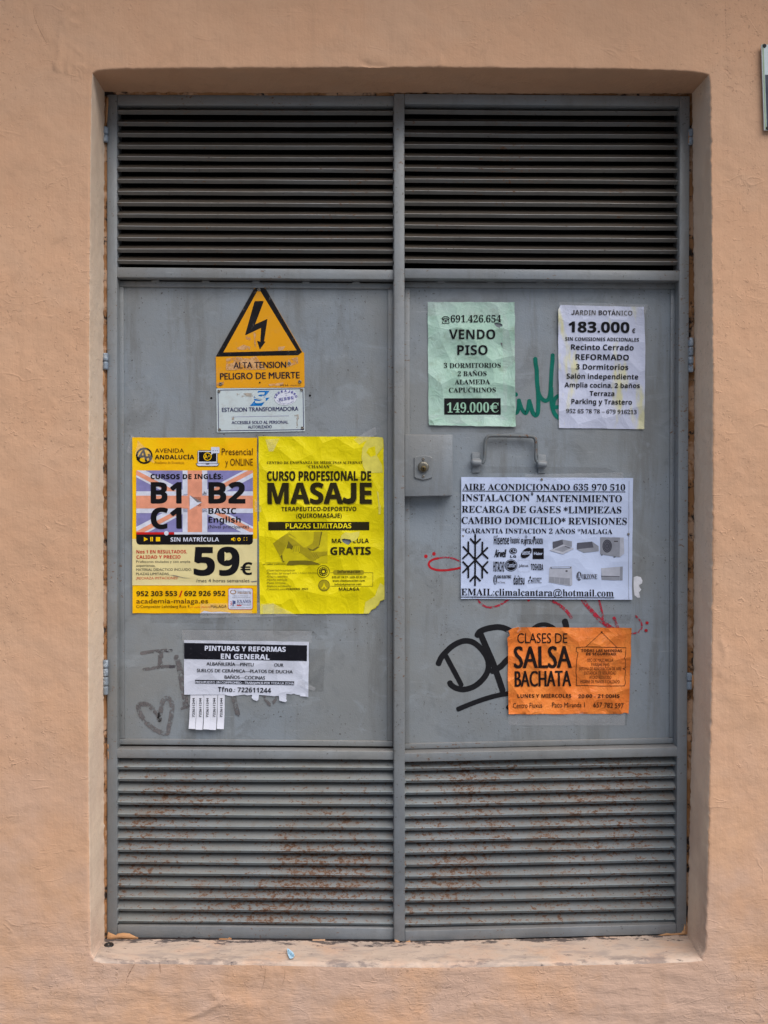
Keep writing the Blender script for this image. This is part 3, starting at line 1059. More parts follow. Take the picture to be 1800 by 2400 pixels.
def stroke_mesh(bm, pl, Y, w=None, mi=0, lay=0, n=7, raw=False):
    pl = smooth_path(pl, n) if not raw else pl
    y = Y - 0.0004 - 0.00012 * lay
    pv = None
    for i, p in enumerate(pl):
        a = pl[max(0, i - 1)]; b = pl[min(len(pl) - 1, i + 1)]
        l = math.hypot(b[0] - a[0], b[1] - a[1]) or 1
        ww = (p[2] if len(p) > 2 else w) / 2 * (1 + 0.05 * nz(i * 0.8, p[0] * .1, 2))
        nx, ny = -(b[1] - a[1]) / l * ww, (b[0] - a[0]) / l * ww
        e = [bm.verts.new(P(p[0] - nx, p[1] - ny, y)), bm.verts.new(P(p[0] + nx, p[1] + ny, y))]
        if pv: bm.faces.new((pv[0], pv[1], e[1], e[0])).material_index = mi
        pv = e
    for idx, sg in ((0, -1), (len(pl) - 1, 1)):     # rounded ends
        p = pl[idx]; o = pl[idx - sg]
        l = math.hypot(p[0] - o[0], p[1] - o[1]) or 1
        ux, uy = (p[0] - o[0]) / l, (p[1] - o[1]) / l
        ww = (p[2] if len(p) > 2 else w) / 2
        arc = []
        for k in range(9):
            t = -math.pi / 2 + math.pi * k / 8
            arc.append(bm.verts.new(P(p[0] + (ux * math.cos(t) * 0.8 - uy * math.sin(t)) * ww, p[1] + (uy * math.cos(t) * 0.8 + ux * math.sin(t)) * ww, y)))
        bm.faces.new(arc).material_index = mi
    return bm

def blob_mesh(bm, pts, Y, mi=0, lay=0):
    f = bm.faces.new([bm.verts.new(P(x, y, Y - 0.0004 - 0.00012 * lay)) for x, y in pts])
    f.material_index = mi

def face_out(bm):
    bm.normal_update()
    for f in bm.faces:
        if f.normal.y > 0: f.normal_flip()

# left leaf -----------------------------------------------------------
YL = 0.006
left = empty('metal_door', P(252, 2198, YL), 'left grey steel door leaf with warning signs, louvred at top and bottom', 'door')
b = bmesh.new()
box_px(b, [(250.5, 221), (274, 221), (274.5, 2198), (250.5, 2198)], YL, 0.045, 0.002)
box_px(b, [(274.6, 221.5), (945, 224.2), (945, 248.3), (274.6, 246)], YL + 0.0006, 0.045, 0.0018)
box_px(b, [(273.5, 626), (945, 632.2), (945, 655.6), (273.5, 650)], YL + 0.0008, 0.045, 0.0018)
box_px(b, [(273.5, 1755), (945, 1760.6), (945, 1781.4), (273.5, 1777)], YL + 0.0008, 0.045, 0.0018)
box_px(b, [(274.8, 2169), (945, 2175.5), (945, 2203.2), (274.8, 2198)], YL + 0.0006, 0.045, 0.0018)
box_px(b, [(921.5, 249), (948, 249), (948, 2175), (921.5, 2175)], YL + 0.006, 0.036, 0.001)
obj('frame', b, M_frame, left)
louvre(left, (257.4, 259.6), (609.2, 613.2), 274, 922, 1, M_slat_top, 'upper louvre of dusty grey slats')
louvre(left, (1796, 1798.5), (2156.5, 2163.5), 274.5, 922, 2, M_slat_low, 'lower louvre of slats flecked with rust')
qL = [(289.5, 671.5), (909, 677), (907.5, 1737), (291.5, 1732)]
panL = panel(left, qL, 13)
for y0, y1 in ((298, 333), (828, 866), (1547, 1585), (1587, 1628)):
    hinge(left, 247.5, y0, y1)
b = bmesh.new()
for x, y in ((495.3, 933), (726.5, 927)):
    lathe_y(b, P(x, y, 0.036), [(0.0006, -0.0008), (0.0024, -0.0008), (0.0027, 0.0)], 12)
obj('screw_hole', b, M_black, left)

# right leaf ----------------------------------------------------------
right = empty('metal_door', P(1612, 2190, 0), 'right grey steel door leaf with lock box, pull handle and graffiti', 'door')
b = bmesh.new()
box_px(b, [(923.4, 219), (948, 219.2), (949, 2206.8), (923.2, 2206.5)], -0.002, 0.047, 0.002)
box_px(b, [(1593.5, 224.3), (1617, 224.5), (1609, 2189), (1585.5, 2189.5)], -0.002, 0.047, 0.002)
box_px(b, [(948.2, 219.3), (1593.3, 224.4), (1593.3, 249), (948.2, 243.2)], -0.0012, 0.045, 0.0018)
box_px(b, [(948.2, 628.6), (1594, 634), (1594, 658), (948.2, 652)], -0.0010, 0.045, 0.0018)
box_px(b, [(947.6, 1765), (1591, 1751), (1591, 1773), (947.6, 1786.4)], -0.0010, 0.045, 0.0018)
box_px(b, [(949.2, 2182), (1585.3, 2166), (1585.3, 2189.3), (949.2, 2206.5)], -0.0012, 0.045, 0.0018)
obj('frame', b, M_frame, right)
louvre(right, (256.6, 260.6), (607.2, 612.8), 948, 1594, 3, M_slat_top, 'upper louvre of dusty grey slats')
louvre(right, (1800, 1788.5), (2165.5, 2154.5), 948.5, 1588, 4, M_slat_low, 'lower louvre of slats flecked with rust')
qR = [(960.5, 673.5), (1572, 677), (1569, 1729.5), (959.5, 1743)]
panR = panel(right, qR, 13)
for y0, y1 in ((303, 340), (792, 834), (1577, 1616), (836, 872)):
    hinge(right, 1619 if y0 < 1000 else 1615.5, y0, y1)

# lock box, plate and cylinder
b = bmesh.new()
fr = [P(x, y, 0.0) for x, y in ((948.6, 1018), (1061.4, 1018.8), (1061, 1162), (948.6, 1164))]
hexa(b, fr, [Vector((p.x, 0.036, p.z)) for p in fr], 0.002)
lock = obj('lock_box', b, M_frame, right)
b = bmesh.new()
pl = [(971, 1072), (976, 1069), (992, 1067.2), (1008, 1069), (1012.8, 1072), (1013, 1119), (1008.5, 1121.5), (992, 1125.5), (976, 1121.5), (971, 1119)]
o_ = [b.verts.new(P(x, y, 0.0)) for x, y in pl]
m_ = [b.verts.new(P(x, y, -0.0030)) for x, y in pl]
i_ = [b.verts.new(P(992 + (x - 992) * 0.93, 1096 + (y - 1096) * 0.95, -0.0042)) for x, y in pl]
for r0, r1 in ((o_, m_), (m_, i_)):
    for k in range(len(pl)):
        b.faces.new((r0[k], r0[(k + 1) % len(pl)], r1[(k + 1) % len(pl)], r1[k]))
b.faces.new(i_)
bmesh.ops.recalc_face_normals(b, faces=b.faces)
obj('lock_plate', b, M_lock, lock, smooth=False)
b = bmesh.new()
c = P(992.2, 1094.5, -0.0042)
lathe_y(b, c, [(0.0062, -0.0080), (0.0108, -0.0080), (0.0122, -0.0068), (0.0128, -0.004), (0.0130, 0.0)], 28)
c2 = P(992.2, 1098.5, -0.0042)
lathe_y(b, c2, [(0.0010, -0.0092), (0.0060, -0.0092), (0.0067, -0.0086), (0.0067, -0.0075)], 22, 1)
c3 = P(992.2, 1098.0, -0.0042)
lathe_y(b, c3, [(0.0003, -0.0096), (0.0018, -0.0096), (0.0018, -0.0090)], 12, 2)
ky = c3.y - 0.0096
v4 = [b.verts.new((c3.x + x, ky, c3.z + z)) for x, z in ((-0.0008, 0), (0.0008, 0), (0.0008, -0.0052), (-0.0008, -0.0052))]
b.faces.new(v4).material_index = 2
bmesh.ops.recalc_face_normals(b, faces=b.faces)
obj('lock_cylinder', b, [M_steel, M_brass, M_black], lock)
for y in (1076, 1116.5):
    screw(lock, 992, y, -0.0042, 0.0032)

# folding pull handle
b = bmesh.new()
hp = [(1129.5, 1086, 0.021), (1133.5, 1081, 0.021), (1135.5, 1072, 0.022), (1136.6, 1050, 0.022), (1138, 1034, 0.022), (1141, 1026, 0.022), (1149, 1021.6, 0.022), (1175, 1021.2, 0.022),
      (1210, 1021.8, 0.022), (1243, 1022.8, 0.022), (1252, 1026, 0.022), (1256, 1034, 0.022), (1256.5, 1052, 0.022), (1255.5, 1070, 0.021), (1257.5, 1080, 0.021), (1263, 1086, 0.021)]
tube(b, [P(*q) for q in smooth_path(hp, 4)], 0.0042, 12)
handle = obj('pull_handle', b, M_rod, right)
for (x0, x1, y0, y1, yb) in ((1106, 1126, 1060, 1107.5, 1083), (1260.5, 1279.5, 1065, 1109, 1087)):
    b = bmesh.new()
    box_px(b, [(x0, y0), (x1, y0 + 1), (x1 - 1, y1), (x0 + 1, y1 + 1)], 0.0315, 0.0045, 0.001)
    tube(b, [P(x0 - 1 + (x1 - x0 + 3) * k / 5, yb + 0.3 * k, 0.0225) for k in range(6)], [0.0068, 0.0078, 0.0080, 0.0080, 0.0078, 0.0070], 14)
    box_px(b, [(x0 + 1, yb - 9), (x1 - 1, yb - 9), (x1 - 1, yb + 9), (x0 + 1, yb + 9)], 0.0225, 0.010, 0.001)
    obj('handle_bracket', b, M_frame, handle)

# ------------------------------------------------------------------ paint and marker on the panels
YP = 0.036
K_black = brush_ink('black_marker', lin(24, 24, 28))
K_blackdry = brush_ink('dry_black_marker', lin(28, 28, 32), 0.35, 150)
K_green = brush_ink('green_marker', lin(0, 102, 88))
K_red = brush_ink('red_marker', lin(172, 30, 40))
K_reddry = brush_ink('worn_red_marker', lin(168, 40, 60), 0.55, 190)
K_grey = brush_ink('faded_marker', lin(104, 101, 103), 0.62, 90)
K_greyd = brush_ink('faded_marker_dark', lin(76, 74, 80), 0.55, 90)
K_white = brush_ink('white_paint_dab', lin(206, 208, 216))
K_film = film_mat('glue_mark', lin(104, 104, 102), 0.88, 0.5)

def T(ox, oy, k, pts):
    return [(ox + p[0] / k, oy + p[1] / k) + ((p[2] / k,) if len(p) > 2 else ()) for p in pts]

# black tag, behind the orange flyer
b = bmesh.new()
g = lambda p, w, lay, m=0: stroke_mesh(b, T(1000, 1430, 6.9125, p), YP, w / 6.9125, m, lay)
g([(190, 870), (235, 770), (310, 680), (420, 580), (560, 510), (680, 500), (790, 545), (900, 650), (985, 790), (1000, 930), (960, 1050), (860, 1170), (740, 1250), (600, 1285), (480, 1265), (400, 1215), (375, 1175)], 92, 0)
g([(310, 740), (370, 850), (450, 1000), (530, 1150), (560, 1215, )], 80, 1)
g([(820, 410), (860, 350), (960, 305), (1080, 280), (1180, 275), (1280, 300), (1400, 370), (1460, 480), (1470, 600), (1400, 720), (1290, 820), (1190, 920), (1060, 990)], 95, 2)
g([(880, 400), (930, 520), (1000, 680), (1070, 840), (1120, 980), (1170, 1120), (1230, 1300)], 98, 3)
g([(510, 1605), (640, 1550), (820, 1480), (1000, 1420), (1200, 1370), (1420, 1340)], 78, 4)
g([(1320, 1570), (1340, 1580)], 80, 5)
f_ = lambda p, w, lay: stroke_mesh(b, T(1080, 1380, 3.6065, p), YP, w / 3.6065, 0, lay)
f_([(600, 345), (650, 310), (710, 300), (770, 320), (800, 345)], 34, 6)
f_([(880, 272), (888, 300), (896, 345)], 50, 7)
face_out(b)
obj('graffiti', b, K_black, right, label='black marker tag half under the orange flyer')

# green scrawl between the two property flyers
b = bmesh.new()
g = lambda p, w, lay, m=0: stroke_mesh(b, T(1190, 800, 10.533, p), YP, w / 10.533, m, lay)
g([(140, 1330), (210, 1310)], 105, 0)
g([(150, 1780), (240, 1745), (270, 1600), (275, 1450)], 95, 1)
g([(275, 1450), (310, 1560), (360, 1690), (440, 1775), (490, 1700), (515, 1560), (530, 1465)], 96, 2)
g([(530, 1465), (570, 1600), (620, 1760), (690, 1825), (740, 1770), (755, 1600), (755, 1400), (745, 1200), (725, 1000), (715, 700), (690, 560), (680, 425)], 104, 3)
g([(755, 1250), (800, 1360), (870, 1440), (940, 1465), (1010, 1420), (1050, 1280), (1070, 1000), (1085, 700), (1105, 500), (1110, 335)], 100, 4)
g([(1075, 1150), (1080, 1350), (1090, 1560), (1130, 1720), (1190, 1830), (1290, 1910)], 100, 5)
g([(1110, 1620), (1200, 1625), (1330, 1600)], 96, 6)
g([(1130, 1560), (1150, 1450), (1210, 1370), (1300, 1330)], 96, 7)
face_out(b)
obj('graffiti', b, K_green, right, label='green marker scrawl between the two property flyers')

# red scribble under the air conditioning notice
b = bmesh.new()
for x, y in ((998.2, 1303.8), (1017, 1298)):
    blob_mesh(b, ell(x, y, 4.2, 4.4, 14), YP, 0)
g = lambda p, w, lay, m: stroke_mesh(b, T(980, 1270, 11.85, p), YP, w / 11.85, m, lay)
g([(1260, 680), (1150, 725), (980, 760), (800, 785), (620, 790), (480, 770), (360, 725), (300, 650), (300, 590), (345, 530), (440, 480), (560, 455)], 60, 1, 0)
g([(560, 455), (640, 440), (760, 430), (880, 440), (1000, 470), (1100, 510), (1200, 560)], 45, 2, 1)
g = lambda p, w, lay, m: stroke_mesh(b, T(1080, 1380, 3.6065, p), YP, w / 3.6065, m, lay)
g([(120, 40), (145, 95), (190, 140), (250, 157), (320, 140), (390, 100), (420, 70)], 17, 3, 1)
g([(560, 60), (575, 97)], 24, 4, 0)
g([(740, 75), (790, 110), (850, 150), (900, 195), (935, 245)], 26, 5, 1)
g([(1020, 70), (1050, 120), (1110, 190), (1180, 265), (1240, 310), (1290, 340)], 34, 6, 1)
g([(1165, 80), (1180, 140), (1195, 200), (1205, 290)], 17, 7, 1)
g([(1295, 245), (1312, 290), (1330, 340)], 26, 8, 1)
g([(1478, 228), (1520, 275), (1530, 325), (1500, 365), (1440, 380), (1380, 372)], 14, 9, 1)
for x, y in ((1575, 288), (1567, 352)):
    q = T(1080, 1380, 3.6065, [(x, y)])[0]
    blob_mesh(b, ell(q[0], q[1], 4.0, 3.6, 12), YP, 0, 10)
face_out(b)
obj('graffiti', b, [K_red, K_reddry], right, label='red worn scribble under the white notice')
b = bmesh.new()
blob_mesh(b, T(1100, 1240, 3.7705, [(1452, 425), (1480, 415), (1515, 425), (1530, 455), (1527, 480), (1500, 495), (1505, 515), (1520, 535), (1500, 560), (1510, 605), (1490, 608), (1460, 585), (1452, 520)]), YP)
face_out(b)
obj('paint_dab', b, K_white, right)

# faded marker on the left panel
b = bmesh.new()
g = lambda p, w, lay, m=0: stroke_mesh(b, T(310, 1500, 4.879, p), YP, w / 4.879, m, lay)
g([(105, 152), (200, 137), (320, 124), (400, 118)], 40, 0)
g([(395, 126), (450, 120)], 34, 1, 1)
g([(322, 140), (325, 220), (320, 295)], 62, 2)
g([(128, 340), (230, 322), (340, 308), (430, 300)], 36, 3)
g([(430, 306), (485, 300)], 34, 4, 1)
g([(505, 195), (525, 250), (540, 320), (560, 420), (580, 560), (605, 660), (610, 750)], 66, 5)
g([(560, 785), (650, 755)], 34, 6)
g([(305, 915), (300, 860), (240, 790), (170, 740), (100, 730), (70, 760), (90, 840), (160, 940), (270, 1030), (390, 1068), (420, 990), (445, 880), (455, 770), (440, 690), (395, 665), (350, 700), (330, 790), (308, 915)], 54, 7)
g([(1150, 610), (1175, 720), (1210, 860)], 56, 8)
g([(1500, 640), (1580, 740), (1650, 660)], 36, 9)
face_out(b)
obj('graffiti', b, [K_grey, K_greyd], left, label='faded grey marker heart and letters')
# glue outlines where older flyers were taped
def glue(parent, quads):
    b = bmesh.new()
    for i, q in enumerate(quads):
        blob_mesh(b, q, YP, 0, -1 - i * 0.3)
    face_out(b)
    obj('glue_mark', b, K_film, parent)
glue(left, [rough_quad(q, 0.8, 8, 3 + i) for i, q in enumerate(([(428, 1474), (730, 1476), (758, 1500), (424, 1500)], [(723, 1520), (762, 1522), (758, 1622), (724, 1620)], [(352, 1438), (530, 1440), (528, 1462), (352, 1460)], [(640, 1442), (765, 1442), (768, 1490), (640, 1488)]))])
glue(right, [rough_quad(q, 0.8, 8, 9 + i) for i, q in enumerate(([(1190, 1672), (1470, 1676), (1470, 1700), (1192, 1700)], [(1010, 1002), (1210, 1003), (1205, 1014), (1010, 1013)], [(1120, 1092), (1420, 1096), (1460, 1112), (1100, 1108)], [(1210, 1440), (1480, 1440), (1476, 1462), (1214, 1460)]))])
# ------------------------------------------------------------------ signs
S_amber = paper_mat('amber_enamel', lin(224, 156, 20), 0.30, lin(196, 150, 100), 0.36, 0.0)
S_black = ink_mat('sign_black', lin(26, 24, 26), 0.4, 0.35, lin(120, 112, 106))
S_navy = ink_mat('sign_navy', lin(52, 52, 98), 0.45, 0.2, lin(170, 172, 178))
S_text = ink_mat('sign_text', lin(34, 28, 44), 0.4, 0.25, lin(170, 130, 80))
S_white = paper_mat('white_enamel', lin(192, 204, 208), 0.3, lin(150, 130, 112), 0.34, 0.0)
S_blue = ink_mat('emblem_blue', lin(0, 112, 190), 0.4, 0.25, lin(200, 210, 214))
S_scuff = brush_ink('tape_scuff', lin(205, 160, 112), 0.5, 60)
S_stain = brush_ink('plaque_stain', lin(178, 168, 156), 0.75, 60)
S_bone = paper_mat('sticker_white', lin(214, 218, 232), 0.1, None, 0.3, 0.0)
S_violet = ink_mat('sticker_violet', lin(70, 66, 150), 0.4)
S_pale = ink_mat('sticker_pale', lin(140, 140, 176), 0.4)

w = Sheet('warning_sign', 'amber triangular high voltage warning sign with black lightning bolt, above the white plaque', 'sign', YP)
w.view(470, 640, 5.53)
w.thick = 0.0022
w.outline([(698, 195), (838, 193), (1322, 1022), (1342, 1035), (1350, 1462), (1336, 1482), (222, 1491), (205, 1476), (197, 1086)], S_amber)
w.poly([(690, 215), (715, 198), (825, 196), (850, 212), (1316, 1026), (1268, 1066), (200, 1085)], S_black, 1)
w.poly([(738, 236), (776, 234), (1246, 1004), (298, 1031)], S_amber, 2)
w.poly([(700, 375), (708, 366), (812, 364), (820, 374), (708, 668), (864, 598), (868, 606), (826, 888), (838, 888), (840, 898), (775, 988), (768, 988), (735, 884), (742, 880), (776, 893), (786, 714), (588, 808), (581, 800)], S_black, 3)
for q in ([(590, 812), (640, 830), (660, 870), (610, 880), (588, 850)], [(690, 770), (722, 760), (716, 970), (700, 940)], [(470, 975), (560, 930), (650, 960), (640, 1000), (500, 998)], [(1010, 960), (1100, 950), (1070, 1000), (1005, 1012)]):
    w.poly(q, S_scuff, 4)
for q in ([(335, 1110), (480, 1090), (620, 1110), (720, 1080), (850, 1250), (330, 1262)], [(1140, 1120), (1260, 1090), (1270, 1170), (1120, 1220)], [(885, 1440), (1080, 1420), (1060, 1460), (890, 1464)], [(210, 1420), (310, 1410), (300, 1450), (215, 1462)]):
    w.poly(q, S_scuff, 3)
w.text('ALTA TENSION', 430, 1238, 1108, 1229, 80, 'inm', S_text)
w.text('PELIGRO DE MUERTE', 255, 1381, 1283, 1364, 82, 'inm', S_text)
w.text('SYS S.A.', 1030, 1466, 1145, 1464, 20, 'inb', S_text)
w.text('SEÑALIZACION', 1165, 1463, 1300, 1461, 12, 'in', S_text)
w.poly(ell(770, 1420, 10, 10, 12), M_black, 5)
ws = w.build()
for x, y in ((757, 217), (262, 1439), (1288, 1409), (1150, 1172)):
    q = w.px((x, y)); screw(ws, q[0], q[1], YP - 0.0022, 0.0042)

w = Sheet('transformer_plaque', 'white metal plaque with blue emblem and dark blue border, below the warning sign', 'sign', YP)
w.view(470, 640, 5.53)
w.thick = 0.0020
w.outline([(204, 1500), (212, 1494), (1338, 1487), (1345, 1494), (1356, 2042), (1348, 2050), (222, 2066), (212, 2058)], S_white)
w.line([(228, 1519), (1328, 1500), (1338, 2030), (236, 2046), (228, 1519)], 9, S_navy, 1)
w.poly([(750, 1528), (898, 1526), (846, 1590), (720, 1590)], S_blue, 1)
w.poly([(690, 1614), (705, 1592), (740, 1590), (715, 1618)], S_blue, 1)
w.poly([(846, 1618), (896, 1616), (856, 1656), (838, 1650)], S_blue, 1)
w.poly([(640, 1724), (706, 1650), (830, 1672), (798, 1721)], S_blue, 1)
w.poly([(745, 1592), (790, 1588), (800, 1606), (840, 1602), (836, 1612), (770, 1616)], S_blue, 2)
w.poly([(690, 1636), (705, 1630), (790, 1650), (800, 1672), (770, 1680), (735, 1668)], S_blue, 2)
w.text('S', 712, 1690, 846, 1672, 128, 'snx', S_white, 3)
w.text('ESTACION TRANSFORMADORA', 280, 1800, 1268, 1784, 52, 'inm', S_navy)
w.line([(405, 1866), (1145, 1851)], 5, S_pale, 1)
w.text('ACCESIBLE SOLO AL PERSONAL', 405, 1958, 1138, 1950, 38, 'inm', S_navy)
w.text('AUTORIZADO', 616, 2016, 924, 2010, 38, 'inm', S_navy)
for q in ([(405, 1890), (435, 1850), (440, 1900), (415, 1910)], [(1215, 1840), (1270, 1830), (1278, 1890), (1262, 1900), (1262, 2010), (1240, 2010), (1248, 1900)], [(470, 1560), (690, 1555), (680, 1610), (480, 1610)]):
    w.poly(q, S_stain, 2)
pq = w.build()
for x, y in ((240, 1533), (1310, 1513), (247, 2030), (1320, 2008)):
    q = w.px((x, y)); screw(pq, q[0], q[1], YP - 0.0020, 0.0036)

w = Sheet('locksmith_sticker', 'small oval white sticker with violet lettering on the white plaque', 'sticker', YP - 0.0022)
w.view(590, 900, 11.85)
w.thick = 0.0006
w.outline(ell(945, 375, 318, 212, 40, -0.13), S_bone)
w.text('952 38 09 62', 765, 480, 1172, 415, 84, 'snb', S_violet)
word = 'CERRAJERO'
for i, ch in enumerate(word):
    a = math.radians(-172 + 160 * i / 8)
    cx, cy = 950 + 262 * math.cos(a), 390 + 165 * math.sin(a)
    tx, ty = -262 * math.sin(a), 165 * math.cos(a)
    l = math.hypot(tx, ty)
    tx, ty = tx / l, ty / l
    hw = 30
    w.text(ch, cx - tx * hw, cy - ty * hw, cx + tx * hw, cy + ty * hw, 62, 'snb', S_violet)
for i, ch in enumerate('PROFESIONALIDAD GARANTIZADA'):
    a = math.radians(150 - 118 * i / 26)
    cx, cy = 940 + 275 * math.cos(a), 370 + 190 * math.sin(a)
    tx, ty = 275 * math.sin(a), -190 * math.cos(a)
    l = math.hypot(tx, ty)
    if ch != ' ':
        w.text(ch, cx - tx / l * 8, cy - ty / l * 8, cx + tx / l * 8, cy + ty / l * 8, 24, 'in', S_pale)
w.rect(915, 262, 1000, 272, S_pale, 1, -4)
w.rect(935, 318, 980, 328, S_pale, 1, -2)
w.build()

# house sign cut by the right edge of the picture
S_slate = ink_mat('slate_enamel', lin(62, 68, 82), 0.35)
S_cream = ink_mat('pale_green_rim', lin(150, 168, 140), 0.5)
w = Sheet('wall_sign', 'white and slate enamel sign screwed to the wall right of the doors', 'sign', YF - 0.0065)
w.view(1680, 60, 7.373)
w.thick = 0.0040
w.outline([(772, 330), (2300, 318), (2330, 1800), (820, 1806)], S_white)
w.poly([(772, 332), (796, 332), (842, 1806), (818, 1806)], S_cream, 1)
w.poly([(822, 865), (2312, 858), (2326, 1770), (852, 1776)], S_slate, 2)
wsn = w.build()
for x, y in ((823, 350), (2270, 346), (880, 1770), (2290, 1764)):
    q = w.px((x, y)); screw(wsn, q[0], q[1], YF - 0.0105, 0.0042, m=NT('black_screw').done((0.012, 0.012, 0.014, 1), 0.4))

# washer and a torn scrap lying on the sill
b = bmesh.new()
def on_sill(px, py):
    d = ROT @ Vector(((px - 900) / FPX, 1.0, (1200 - py) / FPX))
    best = None
    for i in range(400):
        y = 0.0 + (YF - 0.0) * i / 400
        u = i / 400
        q = P(px, py, y)
        zs = P(px, 2203, 0.0).z * (1 - u) + P(px, 2255, YF).z * u
        k = abs(q.z - zs)
        if best is None or k < best[0]: best = (k, Vector((q.x, y, zs + 0.0022)))
    return best[1]
c = on_sill(255, 2219)
n = 24
pr = [(0.0045, 0.001), (0.0048, 0.0042), (0.0105, 0.0036), (0.0112, 0.0005)]
rg = [[b.verts.new((c.x + r * math.cos(2 * math.pi * k / n), c.y + r * 1.1 * math.sin(2 * math.pi * k / n), c.z + h)) for k in range(n)] for r, h in pr]
for a_, b_ in zip(rg, rg[1:]):
    for k in range(n):
        b.faces.new((a_[k], b_[k], b_[(k + 1) % n], a_[(k + 1) % n]))
o = obj('rubber_washer', b, NT('black_rubber').done((0.012, 0.010, 0.011, 1), 0.55), None, c)
mk(o, 'small black rubber washer lying at the left end of the sill', 'washer')
b = bmesh.new()
tri = [(541, 440), (600, 448), (690, 520), (790, 600), (835, 700), (810, 770), (720, 830), (640, 838), (600, 740), (560, 620)]
pts = [on_sill(640 + x / 16.59, 2200 + y / 16.59) for x, y in tri]
b.faces.new([b.verts.new(p + Vector((0, 0, 0.0012 + 0.0006 * math.sin(i)))) for i, p in enumerate(pts)])
cc = sum(pts, Vector()) / len(pts)
for i in range(4):
    for j in range(3):
        x, y = 598 + i * 62 - j * 5 + 16 * j, 545 + i * 62 + j * 52 - i * 8
        if in_poly(x, y, tri):
            p = on_sill(640 + x / 16.59, 2200 + y / 16.59)
            f = b.faces.new([b.verts.new(p + Vector((0.0011 * math.cos(2 * math.pi * k / 8), 0.0022 * math.sin(2 * math.pi * k / 8), 0.0026))) for k in range(8)])
            f.material_index = 1
b.normal_update()
for f in b.faces:
    if f.normal.z < 0: f.normal_flip()
o = obj('paper_scrap', b, [NT('pale_blue_scrap').done(lin(172, 206, 230), 0.6), NT('blue_dots').done(lin(70, 130, 158), 0.6)], None, cc, smooth=False)
mk(o, 'torn pale blue dotted paper scrap stuck on the sill', 'scrap')
# ------------------------------------------------------------------ posters and flyers
YA = YP - 0.0006
I_black = ink_mat('print_black', lin(16, 14, 19), 0.5)
I_dark = ink_mat('print_dark_grey', lin(62, 58, 62), 0.5)
I_mid = ink_mat('print_grey', lin(118, 114, 118), 0.5)
F_clear = film_mat('clear_tape', (0.75, 0.76, 0.8, 1), 0.86, 0.2)

def tape(parent, quad, Y, seed=1):
    """A strip of clear tape over the edge of a sheet, given by its pixel corners."""
    b = bmesh.new()
    n = 8
    rows = []
    for i in range(n + 1):
        u = i / n
        r = []
        for j in range(3):
            v = j / 2
            x = (quad[0][0] * (1 - u) + quad[1][0] * u) * (1 - v) + (quad[3][0] * (1 - u) + quad[2][0] * u) * v
            y = (quad[0][1] * (1 - u) + quad[1][1] * u) * (1 - v) + (quad[3][1] * (1 - u) + quad[2][1] * u) * v
            p = P(x, y, Y)
            r.append(b.verts.new((p.x, Y - 0.0006 - 0.0010 * abs(nz(u * 5, v * 3, seed)), p.z)))
        rows.append(r)
    for a_, c_ in zip(rows, rows[1:]):
        for j in range(2):
            b.faces.new((a_[j], a_[j + 1], c_[j + 1], c_[j]))
    face_out(b)
    return obj('tape_strip', b, F_clear, parent)

# --- English course poster
Y_gold = paper_mat('golden_poster', lin(240, 184, 0), 0.22, lin(232, 140, 4), 0.34, 0.22, lin(238, 194, 0), (0.45, 0.7))
Y_gold2 = ink_mat('golden_print', lin(238, 192, 4), 0.34)
Y_beige = paper_mat('beige_print', lin(216, 204, 152), 0.25, lin(214, 178, 120), 0.36, 0.22)
I_lilac = ink_mat('lilac_print', lin(128, 126, 178), 0.36)
I_white = ink_mat('white_print', lin(202, 208, 226), 0.36)
I_salmon = ink_mat('salmon_print', lin(218, 148, 122), 0.36)
I_red = ink_mat('red_print', lin(188, 28, 30), 0.36)
I_rust = ink_mat('rust_red_print', lin(196, 60, 44), 0.36)
I_brown = ink_mat('brown_print', lin(72, 34, 16), 0.36)
I_ochre = ink_mat('ochre_print', lin(150, 104, 20), 0.4)
I_blue = ink_mat('navy_print', lin(58, 70, 122), 0.36)
w = Sheet('course_poster', 'golden yellow language course poster with a pale union flag, left of the bright yellow poster', 'poster', YA)
w.view(290, 1000, 4.915)
w.amp = 0.0016
w.outline(rough_line((103, 125), (1538, 128), 1.5, 12, 1) + rough_line((1538, 128), (1538, 2148), 1.5, 16, 2) + rough_line((1538, 2148), (1010, 2150), 2, 8, 3) + [(1000, 2150), (880, 2150), (760, 2149)] + rough_line((700, 2148), (105, 2148), 2, 8, 4) + rough_line((105, 2148), (103, 125), 1.5, 16, 5), Y_gold)
w.lift = lambda u, v: 0.002 * max(0, u - 0.93) / 0.07 * (0.5 + 0.5 * math.sin(v * 9)) + 0.0015 * max(0, 0.05 - u) / 0.05
w.rect(104, 1292, 1538, 1826, Y_beige, 1)
w.poly([(880, 2149), (930, 2120), (1010, 2136), (1120, 2130), (1230, 2142), (1235, 2149)], I_white, 2)
# badge
w.ring(240, 335, 95, 94, 20, I_black, 2, 30)
w.poly([(215, 275), (240, 262), (262, 345), (275, 400), (250, 402), (240, 350), (200, 358), (172, 400), (150, 380)], I_black, 2)
w.poly([(210, 330), (224, 300), (232, 330)], Y_gold2, 3)
w.poly([(258, 345), (285, 338), (278, 318), (298, 312), (305, 332), (330, 328), (332, 346), (308, 352), (316, 378), (296, 384), (290, 358), (262, 364)], I_black, 2)
w.text('AVENIDA', 362, 300, 697, 300, 48, 'inl', I_brown)
w.text('ANDALUCÍA', 362, 374, 815, 374, 48, 'snb', I_black)
w.text('Academia de Enseñanza', 358, 426, 700, 426, 28, 'in', I_ochre)
